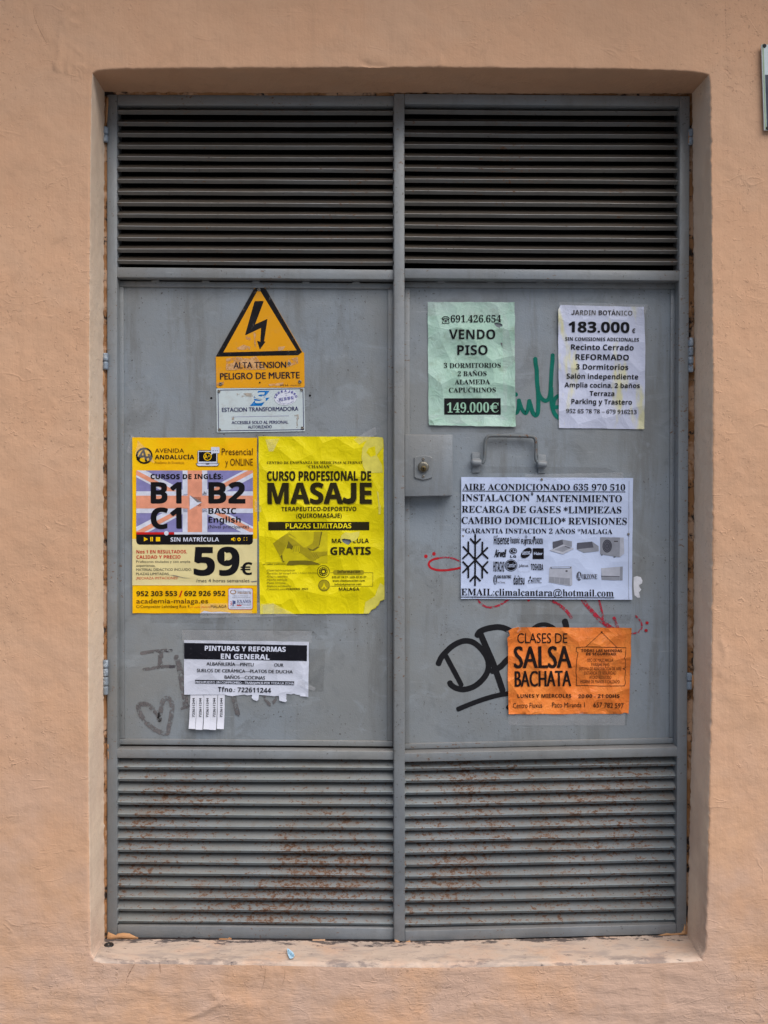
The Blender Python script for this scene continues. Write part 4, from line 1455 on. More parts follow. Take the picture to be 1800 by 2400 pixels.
# laptop
w.poly([(852, 285), (866, 273), (1070, 273), (1083, 285), (1083, 425), (852, 425)], I_black, 1)
w.rect(857, 279, 1078, 424, I_white, 2)
w.rect(868, 291, 1068, 402, I_black, 3)
w.poly([(832, 422), (1104, 422), (1090, 452), (1072, 458), (866, 458), (848, 452)], I_black, 4)
w.poly([(840, 427), (1096, 427), (1084, 448), (1070, 452), (868, 452), (854, 448)], I_white, 5)
w.poly([(945, 427), (990, 427), (982, 436), (953, 436)], I_black, 6)
w.ring(967, 345, 47, 47, 9, Y_gold2, 4, 24)
w.text('A+', 932, 368, 998, 362, 46, 'snb', Y_gold2, 5)
w.poly(rrect(1008, 236, 1105, 306, 10), I_white, 6)
w.poly([(1010, 300), (1010, 328), (1036, 304)], I_white, 6)
for x in (1032, 1056, 1080): w.rect(x - 5, 274, x + 5, 281, I_black, 7)
w.text('Presencial', 1130, 326, 1488, 326, 76, 'in', I_brown)
w.text('y ONLINE', 1172, 448, 1490, 448, 78, 'in', I_brown)
# flag panel
FL = (148, 505, 1490, 1215)
w.poly(rrect(148, 505, 1490, 1280, 38), I_lilac, 1)
def band(a, b, wd, m, l, dx=0, dy=0):
    L = math.hypot(b[0] - a[0], b[1] - a[1])
    nx, ny = -(b[1] - a[1]) / L * wd / 2, (b[0] - a[0]) / L * wd / 2
    pl = [(a[0] + nx + dx, a[1] + ny + dy), (b[0] + nx + dx, b[1] + ny + dy), (b[0] - nx + dx, b[1] - ny + dy), (a[0] - nx + dx, a[1] - ny + dy)]
    w.poly(clip_rect(pl, *FL), m, l)
C = (820, 868)
for e, sg in (((60, 470), 1), ((1580, 1266), 1), ((1580, 470), -1), ((60, 1266), -1)):
    band(e, C, 118, I_white, 2)
    band(e, C, 50, I_salmon, 3, 0, 14 if (e[0] < C[0]) else -14)
w.rect(680, 505, 965, 1215, I_white, 4); w.rect(148, 745, 1490, 995, I_white, 4)
w.rect(738, 505, 905, 1215, I_salmon, 5); w.rect(148, 795, 1490, 942, I_salmon, 5)
w.poly([(762, 788), (905, 870), (762, 958)], I_white, 6)
w.poly([(762, 788), (905, 870), (850, 872)], I_mid, 7)
w.text('CURSOS DE INGLÉS:', 312, 602, 1140, 602, 54, 'snx', I_black, 8)
w.text('B1', 314, 880, 660, 880, 236, 'snx', I_black, 8)
w.text('B2', 978, 880, 1394, 880, 236, 'snx', I_black, 8)
w.text('C1', 316, 1172, 662, 1168, 232, 'snx', I_black, 8)
w.text('BASIC', 978, 1003, 1298, 1003, 66, 'snb', I_black, 8)
w.text('English', 978, 1104, 1350, 1104, 66, 'snb', I_black, 8)
w.text('(Nivel principante)', 975, 1170, 1442, 1170, 38, 'in', I_dark, 8)
w.rect(148, 1215, 584, 1241, I_red, 5); w.rect(584, 1215, 1490, 1241, I_white, 5)
w.poly(ell(494, 1227, 26, 26, 20), I_white, 6)
w.poly([(148, 1241), (1490, 1241), (1490, 1320), (1480, 1345), (1455, 1358), (182, 1358), (158, 1345), (148, 1320)], I_black, 4)
w.poly([(236, 1270), (284, 1296), (236, 1320)], Y_gold2, 5)
w.rect(310, 1270, 322, 1320, Y_gold2, 5); w.rect(328, 1270, 340, 1320, Y_gold2, 5); w.rect(374, 1272, 423, 1320, Y_gold2, 5)
w.text('SIN MATRÍCULA', 542, 1322, 1100, 1322, 46, 'snb', I_white, 5)
w.poly([(1240, 1285), (1255, 1285), (1272, 1272), (1272, 1320), (1255, 1308), (1240, 1308)], Y_gold2, 5)
w.ring(1274, 1297, 16, 20, 5, Y_gold2, 5, 14)
w.ring(1330, 1297, 20, 21, 10, Y_gold2, 5, 9)
for sx, sy in ((1384, 1276), (1412, 1276), (1384, 1306), (1412, 1306)):
    w.rect(sx, sy, sx + 12, sy + 5, Y_gold2, 5)
    w.rect(sx if sx < 1400 else sx + 8, sy - (0 if sy < 1290 else 6), (sx if sx < 1400 else sx + 8) + 4, sy + 11 - (0 if sy < 1290 else 6), Y_gold2, 6)
w.text('Nºˢ 1 EN RESULTADOS,'.replace('ºˢ', 'os'), 150, 1460, 732, 1458, 38, 'snb', I_red)
w.text('CALIDAD Y PRECIO', 150, 1520, 658, 1518, 38, 'snb', I_red)
w.text('Profesores titulados y con amplia', 148, 1566, 770, 1566, 26, 'in', I_dark)
w.text('experiencia.', 148, 1612, 368, 1612, 26, 'in', I_dark)
w.text('MATERIAL DIDÁCTICO INCLUIDO.', 148, 1660, 786, 1658, 28, 'in', I_dark)
w.text('PLAZAS LIMITADAS.', 148, 1708, 530, 1708, 28, 'in', I_dark)
w.text('¡RECHAZA IMITACIONES!', 148, 1758, 628, 1756, 28, 'in', I_rust)
w.text('59', 808, 1708, 1322, 1708, 316, 'snx', I_black)
w.poly([(1164, 1440), (1246, 1494), (1164, 1548)], Y_beige, 7)
w.text('€', 1346, 1706, 1484, 1706, 145, 'snb', I_black)
w.text('/mes 4 horas semanales', 836, 1792, 1450, 1792, 40, 'in', I_dark)
w.text('952 303 553', 150, 1950, 618, 1948, 56, 'snb', I_black)
w.poly([(664, 1888), (680, 1888), (654, 1960), (638, 1960)], I_red, 5)
w.text('692 926 952', 700, 1948, 1172, 1946, 56, 'snb', I_black)
w.text('academia-malaga.es', 150, 2034, 974, 2032, 54, 'in', I_brown)
w.text('C/Compositor Lehmberg Ruiz 9,', 148, 2086, 770, 2084, 32, 'in', I_brown)
w.text('(1ª planta, oficina 6)', 776, 2084, 998, 2082, 16, 'in', I_rust)
w.text('MÁLAGA', 1006, 2086, 1188, 2084, 32, 'in', I_brown)
w.poly(rrect(1204, 1858, 1490, 2106, 26), I_red, 2)
w.poly(rrect(1209, 1863, 1485, 2101, 23), I_white, 3)
w.ring(1262, 1904, 36, 26, 9, I_ochre, 4, 20)
w.rect(1250, 1875, 1274, 1884, I_white, 5)
w.text('Centro Preparador', 1312, 1904, 1466, 1904, 14, 'in', I_mid)
w.text('PREMIUM', 1314, 1926, 1470, 1926, 20, 'sfb', I_ochre)
w.text('Curso de Matriculación', 1270, 1952, 1434, 1952, 10, 'in', I_mid)
w.text('Sede de Exámenes Oficial', 1252, 1972, 1460, 1970, 10, 'in', I_mid)
w.text('EXAMS', 1308, 2030, 1466, 2028, 36, 'sfb', I_blue)
w.text('ANDALUCÍA', 1308, 2050, 1466, 2048, 11, 'snb', I_blue, 5, 0.4)
w.poly(rrect(1302, 2052, 1360, 2064, 6), I_rust, 4)
w.text('centro autorizado', 1370, 2062, 1460, 2060, 9, 'in', I_mid)
w.text('Centro de preparación y sede de examen', 1226, 2088, 1470, 2086, 10, 'in', I_mid)
w.rect(1256, 2000, 1268, 2066, I_blue, 4); w.rect(1270, 2004, 1290, 2040, I_blue, 4)
for a_, c_ in (((1232, 2012), (1248, 2022)), ((1230, 2034), (1248, 2034)), ((1232, 2056), (1248, 2046))): w.line([a_, c_], 7, I_red, 4)
w.crease((520, 1700), (760, 1748), 0.002, 4); w.crease((760, 1748), (1538, 1745), 0.002, 3)
w.crease((104, 1290), (1538, 1297), 0.0009, 4)
w.crease((104, 1826), (1538, 1828), 0.0012, 3)
w.poly([(520, 1704), (600, 1712), (690, 1736), (780, 1745), (690, 1742), (600, 1720)], I_mid, 6)
w.poly([(1460, 1782), (1536, 1772), (1536, 1784), (1480, 1790)], I_mid, 6)
o = w.build()
tape(o, [(308, 1018), (352, 1060), (362, 1085), (296, 1060)], YA - 0.002, 2)
tape(o, [(596, 1060), (612, 1058), (612, 1200), (597, 1200)], YA - 0.002, 5)
tape(o, [(470, 1415), (612, 1412), (612, 1446), (470, 1448)], YA - 0.0015, 8)

# --- massage course poster
Y_yel = paper_mat('bright_yellow_paper', lin(226, 210, 0), 0.28, lin(190, 168, 0), 0.48, 0.6, lin(232, 218, 10), (0.55, 0.75))
Y_pale = ink_mat('torn_yellow', lin(216, 206, 92), 0.6)
I_olive = ink_mat('olive_print', lin(40, 34, 8), 0.5)
I_ol1 = ink_mat('olive_light', lin(196, 182, 20), 0.5)
I_ol2 = ink_mat('olive_mid', lin(162, 148, 24), 0.5)
I_ol3 = ink_mat('olive_deep', lin(110, 100, 26), 0.5)
w = Sheet('course_poster', 'bright yellow massage course poster with bold black title and torn lower right corner', 'poster', YA)
w.view(590, 1000, 4.915)
w.amp = 0.0028
w.outline(rough_line((80, 113), (1430, 115), 1.5, 12, 1) + [(1470, 122), (1505, 124), (1516, 150), (1520, 230)] + rough_line((1520, 240), (1528, 1980), 2.5, 22, 2)
          + [(1528, 1990), (1500, 2000), (1478, 2010), (1470, 2035), (1455, 2060), (1440, 2066), (1430, 2085), (1405, 2098), (1380, 2110), (1362, 2135), (1350, 2150)] + rough_line((1350, 2152), (98, 2157), 1.5, 14, 3) + rough_line((98, 2157), (80, 1096), 1.5, 10, 4) + [(77, 1095), (88, 1090)] + rough_line((88, 1088), (80, 113), 1.2, 10, 5), Y_yel,
          [[(1036, 1300), (1060, 1290), (1100, 1296), (1138, 1302), (1150, 1325), (1132, 1345), (1112, 1362), (1085, 1350), (1050, 1330)]])
w.lift = lambda u, v: 0.006 * max(0, u + v - 1.72) ** 1.2 + 0.003 * max(0, u - v * 0.4 - 0.86) + 0.002 * max(0, 0.04 - u) / 0.04 * (0.5 + 0.5 * math.sin(7 * v))
w.poly([(1020, 1300), (1035, 1250), (1080, 1215), (1140, 1225), (1245, 1203), (1235, 1260), (1200, 1310), (1152, 1326), (1138, 1300), (1100, 1294), (1060, 1288), (1036, 1298), (1048, 1332), (1024, 1322)], Y_pale, 6)
w.poly([(1275, 250), (1330, 150), (1430, 118), (1505, 126), (1516, 230), (1440, 330), (1500, 440), (1510, 530), (1320, 535), (1285, 460), (1265, 360)], Y_pale, 1)
w.poly([(1345, 250), (1420, 225), (1430, 330), (1370, 350), (1320, 300)], Y_yel, 2)
w.poly([(1480, 1800), (1526, 1830), (1526, 1985), (1480, 2005), (1440, 2064), (1380, 2108), (1350, 2150), (1290, 2152), (1310, 2020), (1420, 1950), (1445, 1880)], Y_pale, 1)
w.poly([(100, 2060), (255, 2050), (262, 2156), (99, 2157)], Y_pale, 1)
w.poly([(1440, 740), (1462, 760), (1470, 880), (1490, 920), (1485, 1010), (1462, 1010), (1458, 880)], Y_pale, 1)
w.text('CENTRO DE ENSEÑANZA DE MEDICINAS ALTERNAT', 176, 430, 1276, 428, 30, 'sft', I_olive)
w.text('“CHAMAN”', 632, 478, 920, 478, 34, 'sft', I_olive)
w.text('CURSO PROFESIONAL DE', 176, 622, 1372, 620, 106, 'snx', I_olive)
w.text('MASAJE', 190, 892, 1380, 890, 234, 'snx', I_ol2, 4)
w.text('MASAJE', 182, 886, 1372, 884, 234, 'snx', I_olive, 6)
w.text('TERAPEUTICO-DEPORTIVO', 342, 972, 1206, 970, 48, 'snb', I_olive)
w.text('(QUIROMASAJE)', 514, 1050, 1038, 1048, 50, 'snb', I_olive)
w.rect(192, 1096, 1354, 1192, I_olive, 2)
w.text('PLAZAS LIMITADAS', 392, 1172, 1148, 1170, 58, 'snb', Y_yel, 5)
w.rect(160, 1208, 874, 1570, I_ol1, 1)
w.poly([(160, 1208), (430, 1208), (330, 1300), (245, 1345), (300, 1450), (345, 1560), (160, 1560)], Y_yel, 2)
w.poly([(245, 1345), (330, 1280), (400, 1235), (440, 1228), (520, 1290), (640, 1390), (760, 1500), (735, 1540), (700, 1555), (670, 1530), (560, 1450), (470, 1370), (425, 1320), (385, 1400), (345, 1480), (320, 1480), (285, 1420)], I_ol2, 3)
w.poly([(425, 1240), (520, 1292), (640, 1392), (600, 1392), (500, 1310), (425, 1262)], I_ol1, 4)
w.poly([(425, 1318), (470, 1370), (560, 1452), (520, 1450), (440, 1400), (400, 1400)], I_ol3, 4)
w.poly([(320, 1480), (350, 1470), (450, 1452), (560, 1480), (660, 1530), (600, 1540), (520, 1550), (400, 1590), (360, 1560)], I_ol1, 4)
w.poly([(330, 1490), (352, 1470), (360, 1540), (385, 1556), (362, 1562)], I_ol3, 5)
w.poly([(720, 1210), (812, 1208), (790, 1290), (780, 1380), (720, 1425), (670, 1420), (630, 1385), (700, 1345), (715, 1300)], I_ol2, 4)
w.poly([(780, 1385), (720, 1430), (670, 1424), (640, 1392), (700, 1416), (760, 1380)], I_ol3, 5)
w.poly([(800, 1208), (814, 1208), (784, 1360), (772, 1380)], I_ol3, 5)
w.poly([(470, 1400), (480, 1375), (550, 1372), (556, 1430), (540, 1462), (490, 1470), (468, 1440)], I_ol1, 5)
for i in range(4):
    w.line([(478 + i * 19, 1376), (484 + i * 19, 1440)], 4, I_ol3, 6)
w.poly([(660, 1480), (700, 1440), (800, 1440), (872, 1435), (874, 1475), (800, 1490), (740, 1530), (700, 1520)], I_ol2, 5)
for i in range(3):
    w.line([(690 + i * 24, 1455), (730 + i * 22, 1515)], 3.5, I_ol3, 6)
w.poly([(400, 1592), (430, 1545), (560, 1540), (680, 1545), (760, 1570), (800, 1590), (720, 1586), (640, 1590), (560, 1584), (480, 1594)], I_ol3, 5)
w.text('sin validez académica', 132, 1590, 378, 1588, 16, 'inb', I_olive)
w.text('MA', 924, 1340, 1034, 1339, 50, 'snb', I_olive)
w.text('CULA', 1168, 1340, 1350, 1338, 50, 'snb', I_olive)
w.text('GRATIS', 906, 1474, 1368, 1472, 86, 'snx', I_olive)
for i, (t, x1) in enumerate((('-Clases teórico-prácticas', 496), ('-Duración del curso', 436), ('-Grupos reducidos', 416), ('-Abierto matrícula', 410), ('-Plazas limitadas', 392), ('-Diploma acreditativo', 458), ('-Comienzo curso', 398))):
    y = 1662 + i * 36.3
    w.text(t, 170, y, x1, y, 22, 'in', I_ol3)
w.text('6 meses o 3 meses intensivos', 442, 1690, 748, 1688, 13, 'inb', I_ol3)
w.text('FEBRERO 2021', 404, 1880, 650, 1878, 22, 'snb', I_olive)
w.ring(826, 1668, 72, 72, 6, I_olive, 2, 36)
w.poly(ell(826, 1668, 50, 50, 30), I_olive, 2)
for k in range(12):
    a_ = 2 * math.pi * k / 12
    w.poly(ell(826 + 38 * math.cos(a_), 1668 + 38 * math.sin(a_), 6, 6, 8), Y_yel, 3)
w.poly([(826 + (24 if k % 2 else 12) * math.cos(math.pi * k / 8), 1668 + (24 if k % 2 else 12) * math.sin(math.pi * k / 8)) for k in range(16)], Y_yel, 3)
w.poly(ell(834, 1826, 66, 66, 32), I_ol2, 2)
w.ring(834, 1826, 66, 66, 7, I_ol3, 3, 32)
w.poly([(834, 1790), (846, 1830), (868, 1862), (850, 1866), (834, 1842), (818, 1866), (800, 1862), (822, 1830)], Y_yel, 3)
w.line([(905, 1680), (1396, 1680), (1394, 1836), (905, 1836)], 4, I_ol3, 1)
w.poly(rrect(938, 1650, 1295, 1704, 26), I_ol2, 2)
w.text('Información', 988, 1688, 1250, 1686, 34, 'snb', I_olive)
w.text('675 87 74 77 / 629 43 35 27', 926, 1744, 1320, 1742, 22, 'snb', I_olive)
w.text('www.chamancenter.com', 932, 1784, 1302, 1782, 22, 'snb', I_olive)
w.text('info@chamancer.com', 956, 1824, 1262, 1822, 20, 'snb', I_olive)
w.text('MÁLAGA', 1004, 1888, 1240, 1886, 36, 'snb', I_olive)
w.crease((395, 1058), (490, 1245), 0.002, 4); w.crease((1060, 1930), (1010, 2150), 0.0025, 5); w.crease((1060, 1925), (1400, 1870), 0.002, 6)
w.crease((130, 1078), (320, 1140), 0.0014, 4); w.crease((320, 1140), (400, 1108), 0.0014, 4); w.crease((900, 300), (1180, 250), 0.002, 9); w.crease((130, 320), (500, 250), 0.0016, 10); w.crease((470, 1960), (560, 2150), 0.0018, 12)
o = w.build()
tape(o, [(828, 1030), (880, 1000), (884, 1018), (842, 1042)], YA - 0.0025, 3)
tape(o, [(622, 1030), (655, 1028), (640, 1058), (630, 1058)], YA - 0.003, 6)
tape(o, [(606, 1416), (640, 1414), (700, 1444), (608, 1446)], YA - 0.002, 9)

# --- painting and building work flyer with tear-off tabs
P_white = paper_mat('white_paper', lin(197, 202, 218), 0.26, lin(150, 146, 140), 0.42, 0.35)
P_tab = paper_mat('white_tab', lin(206, 209, 222), 0.06, None, 0.5, 0.1)
I_ink = ink_mat('toner_black', lin(22, 22, 30), 0.36, 0.12, lin(110, 110, 120))
w = Sheet('tear_off_flyer', 'white painting and building work flyer with black heading band and paper tear-off tabs', 'flyer', YA)
w.view(300, 1470, 3.6065)
w.amp = 0.0020
rg = random.Random(5)
jag = []
x = 1525
jag = [(1526, 588), (1510, 584), (1456, 582), (1452, 572), (1420, 568), (1400, 560), (1380, 568), (1340, 562), (1338, 606), (1345, 615), (1336, 630), (1310, 626), (1280, 618), (1276, 578), (1240, 582), (1170, 576), (1108, 570), (1104, 612), (1090, 622), (1060, 610), (1046, 596), (1050, 570), (1008, 576), (985, 568), (930, 575), (880, 582), (840, 576), (820, 568)]
w.outline(rough_line((474, 108), (1530, 122), 1.5, 14, 1) + rough_line((1530, 122), (1526, 588), 1.5, 8, 2) + jag + rough_line((820, 568), (477, 568), 1, 8, 3) + rough_line((477, 568), (474, 108), 1.2, 8, 4), P_white)
w.lift = lambda u, v: 0.003 * max(0, u - 0.95) / 0.05 * v + 0.0016 * max(0, v - 0.9) / 0.1
w.poly([(476, 131), (1514, 152), (1513, 284), (476, 267)], I_ink, 1)
w.text('PINTURAS Y REFORMAS', 650, 196, 1332, 206, 40, 'snx', I_white)
w.text('EN GENERAL', 786, 264, 1196, 272, 42, 'snx', I_white)
w.text('ALBAÑILERÍA—PINTU', 664, 320, 1062, 328, 27, 'inb', I_ink)
w.text('OUR', 1236, 330, 1314, 332, 27, 'inb', I_ink)
w.text('SUELOS DE CERÁMICA—PLATOS DE DUCHA', 584, 376, 1392, 388, 27, 'inb', I_ink)
w.text('BAÑOS—COCINAS', 818, 433, 1158, 440, 28, 'inb', I_ink)
w.poly([(569, 443), (1406, 456), (1405, 488), (569, 474)], I_ink, 1)
w.text('PRESUPUESTO SIN COMPROMISO—TRABAJAMOS POR TODA LA ZONA', 574, 471, 1402, 483, 19, 'inb', I_white)
w.text('Tfno.: 722611244', 762, 543, 1210, 552, 40, 'snb', I_ink)
w.crease((476, 338), (740, 342), 0.0018, 3); w.crease((1060, 320), (1240, 330), 0.0014, 5); w.crease((1340, 470), (1530, 500), 0.002, 5); w.crease((1400, 330), (1526, 440), 0.002, 8)
fl = w.build()
tape(fl, [(426, 1476), (730, 1479), (731, 1508), (428, 1503)], YA - 0.0015, 2)
tape(fl, [(700, 1590), (740, 1612), (736, 1620), (696, 1604)], YA - 0.003, 4)
for i, (xa, xb, xc, xd, yb) in enumerate(((528, 583, 519, 574, 852), (583, 641, 577, 636, 858), (643, 701, 644, 695, 854), (702, 757, 690, 750, 860), (760, 819, 757, 816, 852))):
    w = Sheet('tear_off_tab', None, None, YA)
    w.view(300, 1470, 3.6065)
    w.step = 7
    w.amp = 0.0005
    w.outline(rough_line((xa, 566), (xb, 566), 0.3, 3, 1) + rough_line((xb, 566), (xd, yb), 1.0, 8, 2 + i) + rough_line((xd, yb), (xc, yb - 2), 0.5, 3, 3) + rough_line((xc, yb - 2), (xa, 566), 1.0, 8, 4 + i), P_tab)
    w.lift = (lambda k: (lambda u, v: (0.004 + 0.0024 * k) * max(0, v - 0.1) ** 1.4 + 0.010 * max(0, v - 0.78)))((i * 37 % 5) / 5)
    xm = (xa + xb) / 2 + 12
    w.text('722611244', xm, 756, xm - 1, 598, 20, 'inb', I_ink)
    w.build(parent=fl)

# --- air conditioning notice
I_g1 = ink_mat('print_pale_grey', lin(168, 172, 186), 0.5)
I_g2 = ink_mat('print_mid_grey', lin(136, 140, 152), 0.5)
I_g3 = ink_mat('print_slate', lin(84, 86, 98), 0.5)
P_blue = paper_mat('cool_white_paper', lin(188, 201, 231), 0.14, lin(150, 152, 160), 0.45, 0.22)
w = Sheet('service_notice', 'wide white air conditioning notice with snowflake and rows of logos, under the pull handle', 'notice', YA)
w.view(920, 1000, 2.676)
w.amp = 0.0016
w.outline(rough_line((430, 316), (1508, 322), 1, 14, 1) + rough_line((1508, 322), (1500, 1084), 1, 10, 2) + rough_line((1500, 1084), (428, 1079), 1, 14, 3) + rough_line((428, 1079), (430, 316), 1, 10, 4), P_blue)
w.lift = lambda u, v: 0.0025 * max(0, v - 0.9) / 0.1 * (0.4 + 0.6 * u) + 0.0012 * max(0, 0.05 - u) / 0.05
w.text('AIRE ACONDICIONADO 635 970 510', 440, 396, 1458, 400, 38, 'sfb', I_black)
w.line([(438, 403), (1459, 409)], 4, I_black, 4)
w.text('INSTALACION', 434, 466, 860, 468, 42, 'sfb', I_black)
w.text('*', 866, 448, 880, 448, 36, 'inb', I_black)
w.text('MANTENIMIENTO', 900, 470, 1438, 472, 42, 'sfb', I_black)
w.text('RECARGA DE GASES', 434, 538, 1054, 541, 42, 'sfb', I_black)
w.text('*', 1072, 548, 1096, 548, 44, 'inb', I_black)
w.text('LIMPIEZAS', 1102, 542, 1434, 543, 42, 'sfb', I_black)
w.text('CAMBIO DOMICILIO', 432, 608, 1056, 611, 42, 'sfb', I_black)
w.text('*', 1058, 616, 1082, 616, 44, 'inb', I_black)
w.text('REVISIONES', 1102, 612, 1468, 614, 42, 'sfb', I_black)
w.text('*GARANTIA INSTACION 2 AÑOS *MALAGA', 434, 667, 1378, 672, 30, 'sfb', I_black)
w.text('EMAIL:climalcantara@hotmail.com', 430, 1056, 1384, 1064, 42, 'sfb', I_black)
w.line([(427, 1067), (1386, 1072)], 5, I_black, 4)
w.line([(1482, 340), (1478, 1084)], 1.6, I_mid, 2)
cx, cy = 518, 834
arm = lambda pts, l=3: w.line(pts, 11, I_black, l)
arm([(518, 676), (517, 996)])
arm([(442, 752), (596, 918)], 4); arm([(596, 758), (440, 914)], 5)
arm([(488, 702), (518, 736), (550, 704)], 6); arm([(486, 968), (517, 934), (550, 966)], 6)
arm([(475, 722), (475, 792), (440, 826)], 7); arm([(563, 724), (562, 792), (598, 826)], 7)
arm([(440, 846), (475, 882), (475, 946)], 8); arm([(597, 846), (562, 884), (562, 948)], 8)
w.view(1140, 1250, 10.37)
w.text('Hisense', 178, 264, 548, 264, 208, 'snb', I_black)
w.text('Panasonic', 580, 244, 806, 244, 155, 'snb', I_black)
w.text('FUJITSU', 840, 256, 1112, 260, 118, 'inm', I_black)
w.ring(962, 82, 26, 34, 9, I_black, 4, 16)
w.poly([(1138, 72), (1188, 70), (1136, 300)], I_black, 4)
w.text('DAIKIN', 1184, 260, 1368, 260, 136, 'snb', I_black)
w.text('Airwell', 186, 576, 452, 576, 190, 'inm', I_black, 5, 0, 0.12)
w.poly(ell(648, 428, 96, 76, 30), I_black, 3); w.ring(648, 428, 76, 58, 8, P_blue, 4, 26); w.rect(642, 388, 654, 444, P_blue, 5); w.rect(654, 432, 716, 444, P_blue, 5)
w.text('LG', 576, 586, 718, 586, 54, 'snx', I_black)
w.poly(ell(966, 476, 158, 96, 36, -0.75), I_black, 3)
w.text('SAMSUNG', 866, 520, 1062, 512, 78, 'snb', P_blue)
w.rect(1120, 360, 1390, 622, I_black, 3)
w.text('Haier', 1150, 522, 1358, 522, 72, 'inb', P_blue)
w.text('HITACHI', 166, 922, 428, 926, 238, 'snb', I_black)
w.poly(ell(596, 776, 152, 144, 36), I_black, 3); w.ring(596, 776, 138, 128, 7, P_blue, 4, 32)
w.text('Carrier', 482, 822, 702, 818, 104, 'sfb', P_blue, 5, 0, 0.15)
w.line([(762, 645), (1040, 648), (1034, 936), (764, 932), (762, 645)], 4, I_g1, 2)
w.text('johnson', 784, 812, 1014, 810, 62, 'sfb', I_dark)
w.text('TOSHIBA', 1072, 888, 1376, 898, 150, 'snb', I_black)
w.ring(210, 1126, 44, 116, 16, I_black, 3, 24); w.ring(210, 1120, 22, 70, 10, I_black, 3, 18)
w.text('EAS ELECTRIC', 264, 1088, 598, 1088, 68, 'snx', I_black)
w.text('Smart Technology', 264, 1204, 452, 1208, 42, 'in', I_dark)
w.text('daitsu', 656, 1244, 922, 1242, 214, 'snb', I_black)
for q in ([(1062, 1028), (1084, 1074), (1062, 1116), (1040, 1074)], [(1056, 1122), (1036, 1170), (1004, 1172), (1024, 1128)], [(1068, 1122), (1106, 1128), (1118, 1172), (1088, 1170)]):
    w.poly(q, I_black, 3)
w.text('MITSUBISHI', 1118, 1120, 1338, 1118, 44, 'snb', I_black)
w.text('ELECTRIC', 1118, 1176, 1304, 1174, 44, 'snb', I_black)
w.text('AIR CONDITIONING SYSTEMS', 1004, 1212, 1340, 1210, 22, 'inb', I_dark)
w.view(1100, 1240, 3.7705)
w.poly([(735, 112), (772, 105), (820, 92), (905, 108), (905, 155), (820, 150), (735, 165)], I_g3, 2)
w.poly([(820, 92), (905, 108), (905, 158), (830, 140)], I_g2, 3)
w.poly([(706, 188), (828, 135), (925, 172), (825, 222)], I_g1, 4)
w.poly([(752, 182), (830, 148), (885, 172), (824, 202)], I_g2, 5)
w.poly([(735, 168), (778, 148), (782, 154), (740, 174)], I_g3, 6); w.poly([(842, 146), (895, 166), (888, 172), (838, 152)], I_g3, 6)
w.poly([(950, 122), (1082, 110), (1098, 165), (948, 178)], I_g3, 2)
w.poly([(948, 178), (1098, 162), (1140, 195), (1010, 208)], I_g2, 3)
w.poly([(1082, 110), (1140, 150), (1142, 194), (1096, 165)], I_g2, 4)
w.poly([(1155, 72), (1330, 74), (1325, 248), (1154, 222)], I_g2, 2)
w.poly([(1330, 74), (1362, 74), (1366, 215), (1325, 250)], I_g1, 3)
w.poly(ell(1216, 150, 42, 58, 28), I_g3, 3)
for r in (14, 28, 40): w.ring(1216, 150, r, r * 1.38, 2.5, I_black, 4, 22)
w.rect(1276, 104, 1312, 112, I_dark, 4)
w.rect(1162, 224, 1176, 232, I_g3, 3); w.rect(1272, 242, 1290, 250, I_g3, 3)
w.poly([(704, 345), (718, 332), (905, 330), (908, 492), (892, 502), (700, 470)], I_g1, 2)
w.poly([(714, 335), (900, 332), (894, 348), (716, 350)], I_g3, 3); w.poly([(724, 338), (890, 336), (886, 344), (726, 346)], P_blue, 4)
w.poly([(704, 420), (886, 434), (886, 494), (704, 468)], I_g2, 3)
for k in range(1, 4): w.line([(704 + 46 * k, 424 + 3 * k), (704 + 46 * k, 470 + 6 * k)], 2.5, I_g1, 4)
w.rect(848, 364, 866, 376, I_dark, 4)
w.poly(ell(968, 415, 23, 40, 24), I_g3, 3)
w.text('A', 952, 440, 986, 440, 58, 'sfb', P_blue)
w.text('IRZONE', 996, 440, 1128, 440, 42, 'sft', I_dark)
w.poly([(1162, 345), (1330, 332), (1354, 330), (1352, 452), (1168, 448)], I_g1, 2)
w.poly([(1162, 412), (1326, 416), (1326, 424), (1164, 420)], I_g3, 3)
w.poly([(1165, 422), (1326, 426), (1322, 450), (1170, 446)], I_g2, 3)
w.poly([(1330, 332), (1354, 330), (1352, 452), (1326, 450)], I_g2, 3)
w.view(920, 1000, 2.676)
w.crease((430, 690), (1500, 676), 0.0012, 4); w.crease((960, 320), (975, 1080), 0.0008, 5); w.crease((1300, 900), (1500, 1060), 0.0014, 7)
o = w.build()
for x, y in ((936, 331), (442, 685), (1479, 674)):
    q = w.px((x, y)); screw(o, q[0], q[1], YA - 0.0016, 0.0030, 'thumb_tack')
tape(o, [(1230, 1112), (1460, 1107), (1462, 1122), (1232, 1124)], YA - 0.0018, 4)

# --- orange dance class flyer
P_orange = paper_mat('orange_paper', lin(228, 124, 54), 0.55, lin(140, 80, 42), 0.34, 1.0, lin(238, 142, 66), (0.45, 0.7))
I_cocoa = ink_mat('cocoa_print', lin(32, 22, 22), 0.4)
I_cocoa2 = ink_mat('cocoa_thin', lin(84, 44, 28), 0.4)
w = Sheet('dance_flyer', 'crumpled orange dance class flyer with black lettering over the black graffiti tag', 'flyer', YA)
w.view(960, 1430, 2.765)
w.amp = 0.0034
w.step = 8
w.outline([(637, 130), (660, 116), (700, 108)] + rough_line((712, 110), (1434, 113), 1.5, 14, 1) + rough_line((1434, 113), (1418, 660), 2, 10, 2) + [(1416, 668), (1390, 662), (1370, 672)] + rough_line((1350, 670), (642, 673), 1.5, 12, 3) + rough_line((640, 672), (634, 190), 2, 10, 4) + [(628, 176), (646, 160)], P_orange)
